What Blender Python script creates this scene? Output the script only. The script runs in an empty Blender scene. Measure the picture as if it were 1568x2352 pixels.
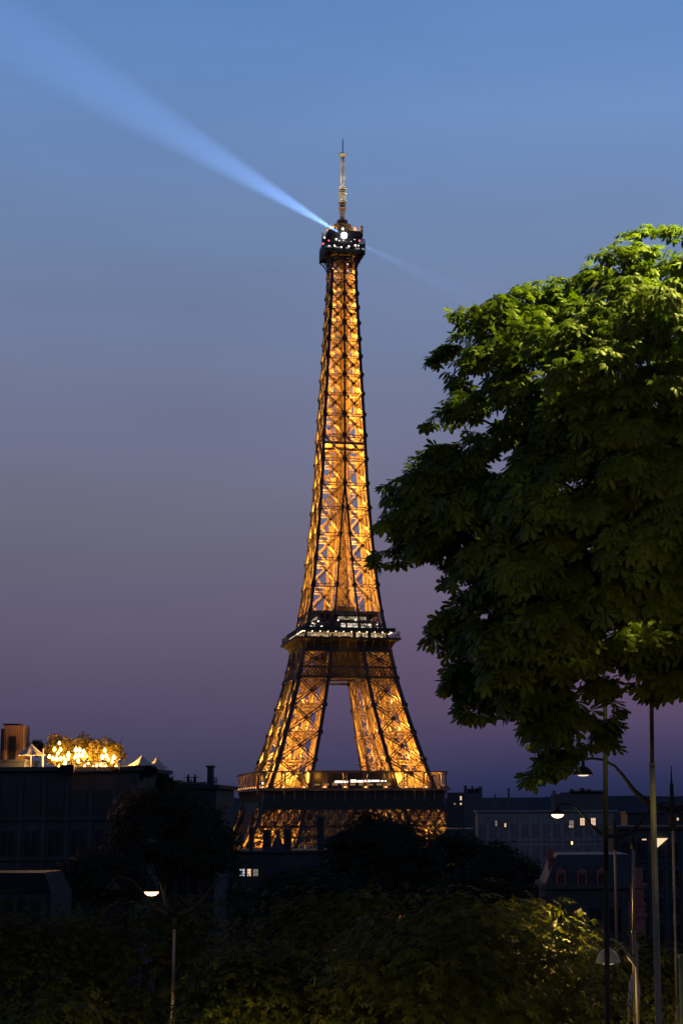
import bpy, math, random
import numpy as np
from mathutils import Vector, Matrix

R = math.radians
scn = bpy.context.scene
col = scn.collection
rng = np.random.default_rng(7)
random.seed(7)

# ------------------------------------------------------------------ camera
FPX = 4080.0                    # focal length in the 1568 px wide frame
PX, PY = 1034.0, 1176.0         # principal point (the photo is an off-centre crop)
PITCH = math.atan(0.16814)
ROLL = R(0.25)
EYE = 49.3
cam_d = bpy.data.cameras.new('camera')
cam = bpy.data.objects.new('camera', cam_d)
col.objects.link(cam)
cam_d.sensor_fit = 'HORIZONTAL'
cam_d.sensor_width = 24.0
cam_d.lens = 24.0 * FPX / 1568.0
cam_d.shift_x = -(PX - 784.0) / 1568.0
cam_d.clip_start = 0.3
cam_d.clip_end = 20000
F = Vector((0, math.cos(PITCH), math.sin(PITCH)))
R0 = Vector((1, 0, 0)); U0 = R0.cross(F)
cr, sr = math.cos(ROLL), math.sin(ROLL)
RT = R0 * cr - U0 * sr          # picture right (roll lifts the right end of level lines)
UP = U0 * cr + R0 * sr
mw = Matrix(((RT.x, UP.x, -F.x), (RT.y, UP.y, -F.y), (RT.z, UP.z, -F.z))).to_4x4()
mw.translation = Vector((0, 0, EYE))
cam.matrix_world = mw
scn.camera = cam
CAM = Vector((0, 0, EYE))

def P(x, y, Y):
    d = F + RT * ((x - PX) / FPX) + UP * ((PY - y) / FPX)
    return CAM + d * (Y / d.y)

# ------------------------------------------------------------------ world: dusk sky
def s2l(c):
    return tuple((v / 255 / 12.92) if v / 255 <= 0.04045 else ((v / 255 + 0.055) / 1.055) ** 2.4 for v in c)

world = bpy.data.worlds.new('World')
scn.world = world
world.use_nodes = True
wn = world.node_tree; wn.nodes.clear()
w_out = wn.nodes.new('ShaderNodeOutputWorld')
w_bg = wn.nodes.new('ShaderNodeBackground')
w_tc = wn.nodes.new('ShaderNodeTexCoord')
w_sep = wn.nodes.new('ShaderNodeSeparateXYZ')
w_ramp = wn.nodes.new('ShaderNodeValToRGB')
wn.links.new(w_tc.outputs['Generated'], w_sep.inputs[0])
wn.links.new(w_sep.outputs['Z'], w_ramp.inputs['Fac'])
sky = [(0.0, (38, 42, 72)), (0.022, (66, 64, 92)), (0.035, (73, 69, 96)), (0.058, (84, 76, 104)), (0.092, (95, 88, 113)),
       (0.16, (108, 107, 128)), (0.235, (111, 119, 149)), (0.312, (110, 132, 170)), (0.38, (103, 137, 188)),
       (0.455, (92, 132, 192)), (0.56, (40, 60, 100)), (0.7, (20, 28, 48)), (1.0, (12, 16, 28))]
els = w_ramp.color_ramp.elements
els[0].position, els[0].color = sky[0][0], (*s2l(sky[0][1]), 1)
els[1].position, els[1].color = sky[-1][0], (*s2l(sky[-1][1]), 1)
for p, c in sky[1:-1]:
    e = els.new(p); e.color = (*s2l(c), 1)
w_r2 = wn.nodes.new('ShaderNodeValToRGB')
sky2 = [(0.0, (30, 36, 68)), (0.018, (46, 50, 86)), (0.035, (68, 61, 93)), (0.058, (92, 75, 104)), (0.092, (104, 86, 113)),
        (0.15, (112, 105, 129)), (0.235, (113, 122, 152)), (0.312, (114, 136, 174)), (0.38, (109, 142, 192)),
        (0.455, (98, 138, 198)), (0.56, (40, 60, 100)), (0.7, (20, 28, 48)), (1.0, (12, 16, 28))]
e2 = w_r2.color_ramp.elements
e2[0].position, e2[0].color = sky2[0][0], (*s2l(sky2[0][1]), 1)
e2[1].position, e2[1].color = sky2[-1][0], (*s2l(sky2[-1][1]), 1)
for p, c in sky2[1:-1]:
    e = e2.new(p); e.color = (*s2l(c), 1)
wn.links.new(w_sep.outputs['Z'], w_r2.inputs['Fac'])
w_mr = wn.nodes.new('ShaderNodeMapRange'); w_mr.interpolation_type = 'SMOOTHSTEP'
w_mr.inputs['From Min'].default_value = -0.17; w_mr.inputs['From Max'].default_value = 0.08
wn.links.new(w_sep.outputs['X'], w_mr.inputs['Value'])
w_mx = wn.nodes.new('ShaderNodeMixRGB')
wn.links.new(w_mr.outputs[0], w_mx.inputs[0]); wn.links.new(w_ramp.outputs['Color'], w_mx.inputs[1]); wn.links.new(w_r2.outputs['Color'], w_mx.inputs[2])
w_nz = wn.nodes.new('ShaderNodeTexNoise'); w_nz.inputs['Scale'].default_value = 5.0; w_nz.inputs['Detail'].default_value = 3
w_mp = wn.nodes.new('ShaderNodeMapping'); w_mp.inputs['Scale'].default_value = (1, 1, 3.5)
wn.links.new(w_tc.outputs['Generated'], w_mp.inputs[0]); wn.links.new(w_mp.outputs[0], w_nz.inputs[0])
w_nr = wn.nodes.new('ShaderNodeMapRange'); w_nr.inputs['From Min'].default_value = .3; w_nr.inputs['From Max'].default_value = .7
w_nr.inputs['To Min'].default_value = .955; w_nr.inputs['To Max'].default_value = 1.045
wn.links.new(w_nz.outputs['Fac'], w_nr.inputs['Value'])
w_ml = wn.nodes.new('ShaderNodeMixRGB'); w_ml.blend_type = 'MULTIPLY'; w_ml.inputs[0].default_value = 1
wn.links.new(w_mx.outputs[0], w_ml.inputs[1]); wn.links.new(w_nr.outputs[0], w_ml.inputs[2])
wn.links.new(w_ml.outputs[0], w_bg.inputs['Color'])
w_bg.inputs['Strength'].default_value = 1.0
wn.links.new(w_bg.outputs[0], w_out.inputs[0])

scn.view_settings.view_transform = 'Standard'
scn.view_settings.look = 'None'
scn.view_settings.exposure = 0
scn.view_settings.gamma = 1
scn.render.engine = 'CYCLES'
cy = scn.cycles
cy.use_denoising = True
cy.max_bounces = 4; cy.diffuse_bounces = 2; cy.glossy_bounces = 2
cy.transmission_bounces = 4; cy.volume_bounces = 0; cy.transparent_max_bounces = 8
cy.sample_clamp_indirect = 2.0; cy.sample_clamp_direct = 26.0
cy.caustics_reflective = False; cy.caustics_refractive = False
cy.use_light_tree = True
try:
    cy.use_adaptive_sampling = False
except Exception:
    pass

# ------------------------------------------------------------------ materials
def mat(name, c1, c2=None, rough=0.6, scale=1.0, bump=0.0, metal=0.0, spec=0.4, stretch=None):
    m = bpy.data.materials.new(name); m.use_nodes = True
    n = m.node_tree.nodes; l = m.node_tree.links
    b = n['Principled BSDF']
    b.inputs['Roughness'].default_value = rough
    b.inputs['Metallic'].default_value = metal
    b.inputs['Specular IOR Level'].default_value = spec
    if c2 is None:
        c2 = tuple(v * 0.7 for v in c1)
    tc = n.new('ShaderNodeTexCoord')
    mp = n.new('ShaderNodeMapping')
    if stretch: mp.inputs['Scale'].default_value = stretch
    nz = n.new('ShaderNodeTexNoise'); nz.inputs['Scale'].default_value = scale
    nz.inputs['Detail'].default_value = 5; nz.inputs['Roughness'].default_value = 0.65
    rp = n.new('ShaderNodeValToRGB')
    rp.color_ramp.elements[0].position = 0.35; rp.color_ramp.elements[0].color = (*c2, 1)
    rp.color_ramp.elements[1].position = 0.65; rp.color_ramp.elements[1].color = (*c1, 1)
    l.new(tc.outputs['Object'], mp.inputs[0]); l.new(mp.outputs[0], nz.inputs[0])
    l.new(nz.outputs['Fac'], rp.inputs[0]); l.new(rp.outputs[0], b.inputs['Base Color'])
    if bump:
        bp = n.new('ShaderNodeBump'); bp.inputs['Strength'].default_value = bump
        l.new(nz.outputs['Fac'], bp.inputs['Height']); l.new(bp.outputs[0], b.inputs['Normal'])
    return m

def emit(name, c, s):
    m = bpy.data.materials.new(name); m.use_nodes = True
    n = m.node_tree.nodes; n.clear()
    e = n.new('ShaderNodeEmission'); o = n.new('ShaderNodeOutputMaterial')
    e.inputs[0].default_value = (*c, 1); e.inputs[1].default_value = s
    m.node_tree.links.new(e.outputs[0], o.inputs[0])
    return m

def leafmat(name, dark, light, trans=0.35, rough=0.42):
    m = bpy.data.materials.new(name); m.use_nodes = True
    n = m.node_tree.nodes; l = m.node_tree.links
    b = n['Principled BSDF']; o = n['Material Output']
    at = n.new('ShaderNodeAttribute'); at.attribute_name = 'tint'
    rp = n.new('ShaderNodeValToRGB')
    rp.color_ramp.elements[0].color = (*dark, 1); rp.color_ramp.elements[1].color = (*light, 1)
    l.new(at.outputs['Fac'], rp.inputs[0]); l.new(rp.outputs[0], b.inputs['Base Color'])
    b.inputs['Roughness'].default_value = rough; b.inputs['Specular IOR Level'].default_value = 0.16
    t = n.new('ShaderNodeBsdfTranslucent')
    hs = n.new('ShaderNodeHueSaturation'); hs.inputs['Value'].default_value = 1.7; hs.inputs['Saturation'].default_value = 1.15
    l.new(rp.outputs[0], hs.inputs['Color']); l.new(hs.outputs[0], t.inputs[0])
    mx = n.new('ShaderNodeMixShader'); mx.inputs[0].default_value = trans
    l.new(b.outputs[0], mx.inputs[1]); l.new(t.outputs[0], mx.inputs[2]); l.new(mx.outputs[0], o.inputs[0])
    return m

M = {}
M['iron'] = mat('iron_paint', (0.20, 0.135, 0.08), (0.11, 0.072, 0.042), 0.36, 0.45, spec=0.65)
M['iron_mid'] = mat('iron_dimmed_inner', (0.10, 0.066, 0.038), (0.06, 0.038, 0.022), 0.4, 0.45, spec=0.6)  # darker copy of the iron; paints the dim inside of core and tracks
M['iron_dark'] = mat('dark_shaded_iron', (0.036, 0.029, 0.025), (0.026, 0.021, 0.019), 0.6, 0.3)  # dark iron; on outer frames the darkness stands for their unlit side
M['antenna'] = mat('antenna_metal', (0.34, 0.33, 0.28), (0.20, 0.19, 0.16), 0.4, 0.6)
M['glass_grey'] = mat('grey_glass', (0.15, 0.137, 0.13), (0.08, 0.075, 0.075), 0.4, 0.6)
M['glass_dark'] = mat('dark_glass', (0.02, 0.022, 0.026), (0.012, 0.013, 0.016), 0.12, 0.4, spec=0.6)
M['black_metal'] = mat('black_metal', (0.014, 0.015, 0.018), (0.009, 0.010, 0.012), 0.7, 2.0, spec=0.12)
M['pole'] = mat('pole_paint', (0.15, 0.115, 0.085), (0.09, 0.07, 0.052), 0.55, 6.0, 0.1, stretch=(1, 1, .15))
M['pole_dark'] = mat('dark_pole_paint', (0.020, 0.019, 0.019), (0.012, 0.012, 0.012), 0.75, 6.0, spec=0.12, stretch=(1, 1, .15))
M['pole_green'] = mat('green_pole_paint', (0.10, 0.12, 0.05), (0.06, 0.075, 0.03), 0.5, 6.0)
M['bark'] = mat('bark', (0.055, 0.045, 0.034), (0.025, 0.02, 0.016), 0.9, 9.0, 0.8, stretch=(1, 1, .25))
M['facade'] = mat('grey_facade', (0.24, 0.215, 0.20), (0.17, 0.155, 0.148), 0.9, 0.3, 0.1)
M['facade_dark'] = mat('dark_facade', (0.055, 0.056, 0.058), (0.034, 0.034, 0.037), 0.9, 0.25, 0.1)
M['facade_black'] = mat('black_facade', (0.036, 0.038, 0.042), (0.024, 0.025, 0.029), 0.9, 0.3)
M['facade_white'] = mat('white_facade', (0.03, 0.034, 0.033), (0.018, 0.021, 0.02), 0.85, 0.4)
M['zinc'] = mat('zinc_roof', (0.075, 0.08, 0.09), (0.05, 0.053, 0.06), 0.55, 0.8)
M['slate'] = mat('slate_roof', (0.03, 0.032, 0.04), (0.02, 0.021, 0.026), 0.6, 1.2)
M['brick'] = mat('red_brick', (0.26, 0.10, 0.075), (0.16, 0.06, 0.05), 0.9, 1.5)
M['brown_wall'] = mat('brown_render', (0.30, 0.17, 0.10), (0.22, 0.12, 0.07), 0.9, 0.5, stretch=(1, 1, .2))
M['canvas'] = mat('canvas', (0.55, 0.48, 0.42), (0.45, 0.39, 0.34), 0.9, 1.0)
M['cloth'] = mat('flag_cloth', (0.30, 0.30, 0.34), (0.20, 0.20, 0.23), 0.9, 3.0)
M['enamel'] = mat('lamp_enamel', (0.26, 0.21, 0.17), (0.19, 0.155, 0.125), 0.35, 6.0)
M['earth'] = mat('earth', (0.06, 0.055, 0.045), (0.03, 0.03, 0.025), 0.95, 0.05)
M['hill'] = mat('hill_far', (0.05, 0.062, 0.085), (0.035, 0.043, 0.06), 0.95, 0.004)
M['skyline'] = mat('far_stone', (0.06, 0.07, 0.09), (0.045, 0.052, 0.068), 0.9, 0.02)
M['terracotta'] = mat('terracotta_frame', (0.24, 0.09, 0.075), (0.17, 0.065, 0.055), 0.8, 2.0)
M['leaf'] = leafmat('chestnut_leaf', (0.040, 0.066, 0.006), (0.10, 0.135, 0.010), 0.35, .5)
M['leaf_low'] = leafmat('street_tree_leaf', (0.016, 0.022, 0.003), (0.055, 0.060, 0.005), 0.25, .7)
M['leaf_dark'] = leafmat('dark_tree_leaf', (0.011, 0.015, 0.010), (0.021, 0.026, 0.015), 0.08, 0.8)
M['leaf_terrace'] = leafmat('terrace_leaf', (0.09, 0.068, 0.012), (0.20, 0.15, 0.025), 0.35)
E_ = {}
E_['warm'] = emit('lit_warm', (1.0, 0.62, 0.28), 3.0)
E_['bulb'] = emit('bulb_glow', (1.0, 0.50, 0.12), 16.0)
E_['window'] = emit('lit_window', (1.0, 0.66, 0.42), 0.9)
E_['window_dim'] = emit('lit_window_dim', (0.9, 0.72, 0.6), 0.22)
E_['window_cold'] = emit('lit_window_cold', (0.75, 0.85, 1.0), 0.75)
E_['tw_white'] = emit('tower_white_light', (1.0, 0.86, 0.68), 3.2)
E_['tw_warm'] = emit('tower_warm_light', (1.0, 0.60, 0.22), 2.2)
E_['tw_cold'] = emit('tower_cold_light', (0.78, 0.84, 1.0), 1.6)
E_['tw_dimcold'] = emit('tower_dim_window', (0.62, 0.68, 0.78), 0.38)
E_['beacon'] = emit('beacon_glow', (0.78, 0.76, 1.0), 14.0)
E_['red'] = emit('red_warning_glow', (1.0, 0.10, 0.12), 3.0)
E_['gold'] = emit('floodlight_glow', (1.0, 0.55, 0.14), 8.0)
E_['lamp'] = emit('lamp_glow', (1.0, 0.62, 0.22), 7.0)
E_['lamp_pale'] = emit('lamp_glow_pale', (1.0, 0.82, 0.58), 1.1)
E_['blue'] = emit('blue_lamp_glow', (0.16, 0.08, 1.0), 2.0)

# ------------------------------------------------------------------ mesh helpers
class MB:
    def __init__(s): s.v = []; s.f = []
    def add(s, vs, fs):
        o = len(s.v); s.v.extend([tuple(v) for v in vs]); s.f.extend([tuple(i + o for i in f) for f in fs])
    def beam(s, p, q, w, h=None, n=(0, 0, 1)):
        h = w if h is None else h
        p = Vector(p); q = Vector(q); d = q - p
        if d.length < 1e-6: return
        d.normalize(); n = Vector(n)
        sd = d.cross(n)
        if sd.length < 1e-4: sd = d.cross(Vector((1, 0, 0)) if abs(d.x) < .9 else Vector((0, 1, 0)))
        sd.normalize(); nn = sd.cross(d)
        a = sd * (w / 2); b = nn * (h / 2)
        s.add([p - a - b, p + a - b, p + a + b, p - a + b, q - a - b, q + a - b, q + a + b, q - a + b],
              [(0, 1, 5, 4), (1, 2, 6, 5), (2, 3, 7, 6), (3, 0, 4, 7), (0, 3, 2, 1), (4, 5, 6, 7)])
    def truss(s, p, q, n, sep, w, zig=0.12, pitch=1.3):
        p = Vector(p); q = Vector(q); d = (q - p)
        L = d.length; d.normalize(); sd = d.cross(Vector(n)).normalized() * (sep / 2)
        s.beam(p + sd, q + sd, w, w * 1.3, n); s.beam(p - sd, q - sd, w, w * 1.3, n)
        if zig:
            k = max(2, int(L / (sep * pitch)))
            for i in range(k):
                a = p + d * (L * i / k); b = p + d * (L * (i + 1) / k); sg = 1 if i % 2 else -1
                s.beam(a + sd * sg, b - sd * sg, zig, zig, n)
    def box(s, c, sx, sy, sz):
        x, y, z = c
        s.add([(x + i * sx / 2, y + j * sy / 2, z + k * sz / 2) for k in (-1, 1) for i, j in ((-1, -1), (1, -1), (1, 1), (-1, 1))],
              [(0, 3, 2, 1), (4, 5, 6, 7), (0, 1, 5, 4), (1, 2, 6, 5), (2, 3, 7, 6), (3, 0, 4, 7)])
    def bx(s, x0, x1, y0, y1, z0, z1):
        s.box(((x0 + x1) / 2, (y0 + y1) / 2, (z0 + z1) / 2), x1 - x0, y1 - y0, z1 - z0)
    def tube(s, pts, rad, n=10, cap=True):
        pts = [Vector(p) for p in pts]
        rad = rad if hasattr(rad, '__len__') else [rad] * len(pts)
        rings = []; prev = None
        for i, p in enumerate(pts):
            d = (pts[min(i + 1, len(pts) - 1)] - pts[max(i - 1, 0)]).normalized()
            if prev is None:
                a = d.cross(Vector((0, 0, 1)))
                if a.length < 1e-3: a = d.cross(Vector((0, 1, 0)))
            else:
                a = prev - d * prev.dot(d)
            a.normalize(); prev = a; b = d.cross(a)
            rings.append([p + (a * math.cos(t) + b * math.sin(t)) * rad[i] for t in [2 * math.pi * k / n for k in range(n)]])
        vs = [v for r in rings for v in r]; fs = []
        for i in range(len(pts) - 1):
            for k in range(n):
                k2 = (k + 1) % n
                fs.append((i * n + k, i * n + k2, (i + 1) * n + k2, (i + 1) * n + k))
        if cap:
            fs.append(tuple(range(n))[::-1]); fs.append(tuple((len(pts) - 1) * n + k for k in range(n)))
        s.add(vs, fs)
    def lathe(s, c, prof, n=20):
        cx, cy_, cz = c; vs = []; fs = []
        for r, z in prof:
            vs += [(cx + r * math.cos(2 * math.pi * k / n), cy_ + r * math.sin(2 * math.pi * k / n), cz + z) for k in range(n)]
        for i in range(len(prof) - 1):
            for k in range(n):
                k2 = (k + 1) % n
                fs.append((i * n + k, i * n + k2, (i + 1) * n + k2, (i + 1) * n + k))
        s.add(vs, fs)
    def sq(s, prof, closed=False):
        """square ring loft: profile of (half width, z)"""
        vs = []; fs = []; m = len(prof)
        for w, z in prof: vs += [(-w, -w, z), (w, -w, z), (w, w, z), (-w, w, z)]
        for i in range(m if closed else m - 1):
            j = (i + 1) % m
            for k in range(4):
                k2 = (k + 1) % 4
                fs.append((i * 4 + k, i * 4 + k2, j * 4 + k2, j * 4 + k))
        s.add(vs, fs)
    def plate(s, c, n, r, th, k=8):
        c = Vector(c); n = Vector(n).normalized()
        a = n.cross(Vector((0, 0, 1)));
        if a.length < 1e-3: a = Vector((1, 0, 0))
        a.normalize(); b = n.cross(a)
        vs = []
        for sg in (-1, 1):
            vs += [c + n * (sg * th / 2) + (a * math.cos(t) + b * math.sin(t)) * r for t in [2 * math.pi * (i + .5) / k for i in range(k)]]
        fs = [tuple(range(k))[::-1], tuple(range(k, 2 * k))]
        fs += [(i, (i + 1) % k, k + (i + 1) % k, k + i) for i in range(k)]
        s.add(vs, fs)
    def prism(s, poly, off):
        """polygon (3D points) extruded by the vector off"""
        k = len(poly); off = Vector(off)
        vs = [Vector(p) for p in poly] + [Vector(p) + off for p in poly]
        fs = [tuple(range(k)), tuple(range(2 * k - 1, k - 1, -1))] + [(i, k + i, k + (i + 1) % k, (i + 1) % k) for i in range(k)]
        s.add(vs, fs)
    def ball(s, c, r, n=8, m=6, sz=1.0):
        s.lathe(c, [(max(r * math.sin(math.pi * i / m), 1e-4), -r * sz * math.cos(math.pi * i / m)) for i in range(m + 1)], n)
    def build(s, name, m, parent=None, smooth=False):
        me = bpy.data.meshes.new(name); me.from_pydata(s.v, [], s.f); me.update()
        if smooth: me.polygons.foreach_set('use_smooth', [len(f) < 5 for f in s.f])
        o = bpy.data.objects.new(name, me); col.objects.link(o)
        o.data.materials.append(m)
        if parent is not None: o.parent = parent
        return o

def tag(o, label, cat, group=None, kind=None):
    if label: o['label'] = label
    if cat: o['category'] = cat
    if group: o['group'] = group
    if kind: o['kind'] = kind
    return o

def empty(name, loc, rz=0.0):
    o = bpy.data.objects.new(name, None); col.objects.link(o)
    o.location = loc; o.rotation_euler.z = rz; o.empty_display_size = 0.5
    return o

def to_local(root, p):
    v = Vector(p) - Vector(root.location); a = -root.rotation_euler.z
    return Vector((v.x * math.cos(a) - v.y * math.sin(a), v.x * math.sin(a) + v.y * math.cos(a), v.z))

LD = {}
def light(kind_name, loc, energy, color, parent=None, size=0.3, type_='POINT', rot=None, **kw):
    key = (kind_name, round(energy, 1))
    if key not in LD:
        d = bpy.data.lights.new(kind_name, type_); d.energy = energy; d.color = color; d.shadow_soft_size = size
        for k, v in kw.items(): setattr(d, k, v)
        LD[key] = d
    o = bpy.data.objects.new(kind_name, LD[key]); col.objects.link(o); o.location = loc
    if rot is not None: o.rotation_euler = rot
    if parent is not None: o.parent = parent
    return o

# ------------------------------------------------------------------ ground
def ground_z(x, y):
    if y < 6: return EYE - 1.7
    if y < 45: t = (y - 6) / 39; t = t * t * (3 - 2 * t); return EYE - 1.7 - 12.5 * t
    if y < 95: return EYE - 14.2
    if y < 420: t = (y - 95) / 325; t = t * t * (3 - 2 * t); return (EYE - 14.2) * (1 - t)
    return 0.0

ys = [-400, -200, -80, -20, 0, 6, 10, 15, 20, 25, 30, 36, 45, 60, 80, 95, 120, 150, 180, 220, 260, 300, 340, 380, 420, 520, 700, 1000, 1600, 2600, 4500, 9000]
xs = [-6000, -2500, -1000, -500, -250, -120, -60, -30, -12, 0, 12, 30, 60, 120, 250, 500, 1000, 2500, 6000]
gm = MB()
gm.add([(x, y, ground_z(x, y)) for y in ys for x in xs],
       [(j * len(xs) + i, j * len(xs) + i + 1, (j + 1) * len(xs) + i + 1, (j + 1) * len(xs) + i) for j in range(len(ys) - 1) for i in range(len(xs) - 1)])
tag(gm.build('ground', M['earth'], smooth=True), None, None, kind='structure')

hm = MB(); nx = 160
def ridge(i, base, amp, seed):
    r = np.random.default_rng(seed); ph = r.uniform(0, 6.28, 8)
    return base + amp * sum(math.sin(i * (0.07 * 1.7 ** k) + ph[k]) / 1.5 ** k for k in range(8)) / 2.2
for i in range(nx + 1):
    x = -1500 + 3300 * i / nx
    top = ridge(i, EYE + 23, 6.0, 3)
    hm.v += [(x, 3000, -5), (x, 3060, top), (x * 1.2, 4200, top + 6), (x * 1.3, 5200, -5)]
for i in range(nx):
    for k in range(3):
        a = i * 4 + k; hm.f.append((a, a + 4, a + 5, a + 1))
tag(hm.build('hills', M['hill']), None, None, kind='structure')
# ------------------------------------------------------------------ the lattice tower
TD = 710.0
tx = P(781, 1300, TD).x
def hz(y): return P(781, y, TD).z
tower = empty('lattice_tower', (tx, TD, 0), R(13.5))
tag(tower, 'tall wrought iron lattice tower glowing golden from floodlights inside its frame', 'tower')

_prof = [(0, 57.5, 35.0), (20, 47.5, 28.0), (40, 38.6, 21.5), (57.6, 31.8, 16.8), (69, 27.9, 14.0), (84, 23.4, 10.6), (100, 19.3, 7.7), (115.7, 16.4, 5.8),
         (126.6, 14.4, 4.7), (137, 13.0, 3.55), (160, 10.8, 1.75), (180, 9.3, 0.0), (200, 8.5, 0), (230, 6.9, 0), (260, 5.4, 0), (272, 5.0, 0), (290, 4.8, 0)]
_ph = [p[0] for p in _prof]
def wo(z): return float(np.interp(z, _ph, [p[1] for p in _prof]))
def wi(z): return float(np.interp(z, _ph, [p[2] for p in _prof]))
def rq(k, p):
    x, y, z = p
    for _ in range(k): x, y = -y, x
    return Vector((x, y, z))
NQ = [Vector((0, -1, 0)), Vector((1, 0, 0)), Vector((0, 1, 0)), Vector((-1, 0, 0))]

def xpanel(mb, k, pts, n, sep, w, gus=0.45, zig=0.0, horiz=None, hs=1.0, ply=None):
    """X braced panel: pts = bottom a, bottom b, top b, top a"""
    a, b, c, d = [Vector(p) for p in pts]; n = Vector(n)
    off = n * 0.06
    mb.truss(rq(k, a + off), rq(k, c + off), rq(k, n), sep, w, zig)
    mb.truss(rq(k, b - off), rq(k, d - off), rq(k, n), sep, w, zig)
    if ply is not None:      # second layer in dark iron: shade of the unlit outer side put into colour
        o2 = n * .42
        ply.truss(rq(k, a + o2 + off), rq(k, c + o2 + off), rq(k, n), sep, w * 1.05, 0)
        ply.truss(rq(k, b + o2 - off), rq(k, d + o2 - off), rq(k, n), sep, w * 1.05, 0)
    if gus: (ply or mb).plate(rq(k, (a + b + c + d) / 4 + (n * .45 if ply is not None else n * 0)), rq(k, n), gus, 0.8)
    if horiz: mb.truss(rq(k, d + Vector((0, 0, -hs * .5))), rq(k, c + Vector((0, 0, -hs * .5))), rq(k, n), hs, horiz, 0.13)

H1 = hz(1813); H2 = hz(1474); H3 = hz(593)
# --- four pillars, ground to second floor
lowz = [0, 12, 24, 36, 47, H1, hz(1750), hz(1688), hz(1626), hz(1565), hz(1541), hz(1505), H2]
for k in range(4):
    mb = MB(); gb = MB(); tk = MB()
    def C4(z): o, i = wo(z), wi(z); return [Vector((-o, -o, z)), Vector((-i, -o, z)), Vector((-i, -i, z)), Vector((-o, -i, z))]
    for j in range(len(lowz) - 1):
        z0, z1 = lowz[j], lowz[j + 1]
        A = C4(z0); B = C4(z1); cw = 1.2 if z0 < H1 else 1.15
        for c in range(4):
            if z0 < H1 - 1 or c == 2: (gb if c != 2 else mb).beam(rq(k, A[c]), rq(k, B[c]), cw, cw, rq(k, (0, -1, 0)))
            else:
                iv = {0: Vector((.55, .55, 0)), 1: Vector((-.3, .55, 0)), 3: Vector((.55, -.3, 0))}[c]
                gb.beam(rq(k, A[c]), rq(k, B[c]), cw, cw, rq(k, (0, -1, 0)))
                mb.beam(rq(k, A[c] + iv), rq(k, B[c] + iv), cw * .95, cw * .95, rq(k, (0, -1, 0)))
        big = (z1 - z0) > 8
        for (c0, c1, n) in ((0, 1, (0, -1, 0)), (3, 0, (-1, 0, 0)), (1, 2, (1, 0, 0)), (2, 3, (0, 1, 0))):
            a, b, c_, d = A[c0], A[c1], B[c1], B[c0]
            nn = Vector(n)
            if big or z0 >= hz(1541):
                xpanel(mb, k, (a, b, c_, d), n, 1.0, 0.34, 0.85 if n[1] == -1 or n[0] == -1 else 0, 0.14, 0.34, 1.3, ply=gb if (n[1] == -1 or n[0] == -1) else None)
                # secondary members
                m0 = (a + b) / 2; m1 = (c_ + d) / 2; mc = (m0 + m1) / 2
                ml = (a + d) / 2; mr = (b + c_) / 2
                if n[1] == -1 or n[0] == -1: mb.truss(rq(k, m0 - nn * .5), rq(k, m1 - nn * .5), rq(k, n), 1.3, 0.2, 0.14)
        # inner lift track, stair and cross bracing of the pillar
        ca = sum(A, Vector()) / 4; cb = sum(B, Vector()) / 4
        wv = (wo(z0) - wi(z0)) * .17
        for sx, sy in ((-1, -1), (1, -1), (1, 1), (-1, 1)):
            o_ = Vector((sx * wv, sy * wv, 0))
            tk.beam(rq(k, ca + o_), rq(k, cb + o_), 0.42, 0.42, rq(k, (0, -1, 0)))
        kk = max(2, int((z1 - z0) / 2.2))
        for i in range(kk):
            t0, t1 = i / kk, (i + 1) / kk
            p0 = ca.lerp(cb, t0); p1 = ca.lerp(cb, t1)
            for (ax, ay, bx_, by_) in ((-1, -1, 1, -1), (1, -1, 1, 1), (1, 1, -1, 1), (-1, 1, -1, -1)):
                if i % 2: ax, ay, bx_, by_ = bx_, by_, ax, ay
                tk.beam(rq(k, p0 + Vector((ax * wv, ay * wv, 0))), rq(k, p1 + Vector((bx_ * wv, by_ * wv, 0))), 0.2, 0.2, rq(k, (0, -1, 0)))
        # horizontal diaphragm
        for u, v in ((0, 2), (1, 3)):
            mb.beam(rq(k, B[u]), rq(k, B[v]), 0.35, 0.35, (0, 0, 1))
        if H1 < z1 < H2:
            for c, n in ((0, (0, -1, 0)), (1, (0, -1, 0)), (0, (-1, 0, 0)), (3, (-1, 0, 0))):
                if z1 < hz(1560): gb.plate(rq(k, B[c]), rq(k, n), 1.15, 1.7)
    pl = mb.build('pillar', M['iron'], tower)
    gb.build('outer_frame', M['iron_dark'], pl); tk.build('lift_track', M['iron_mid'], pl)  # both colours carry shade: unlit outer side, dim inside

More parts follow.
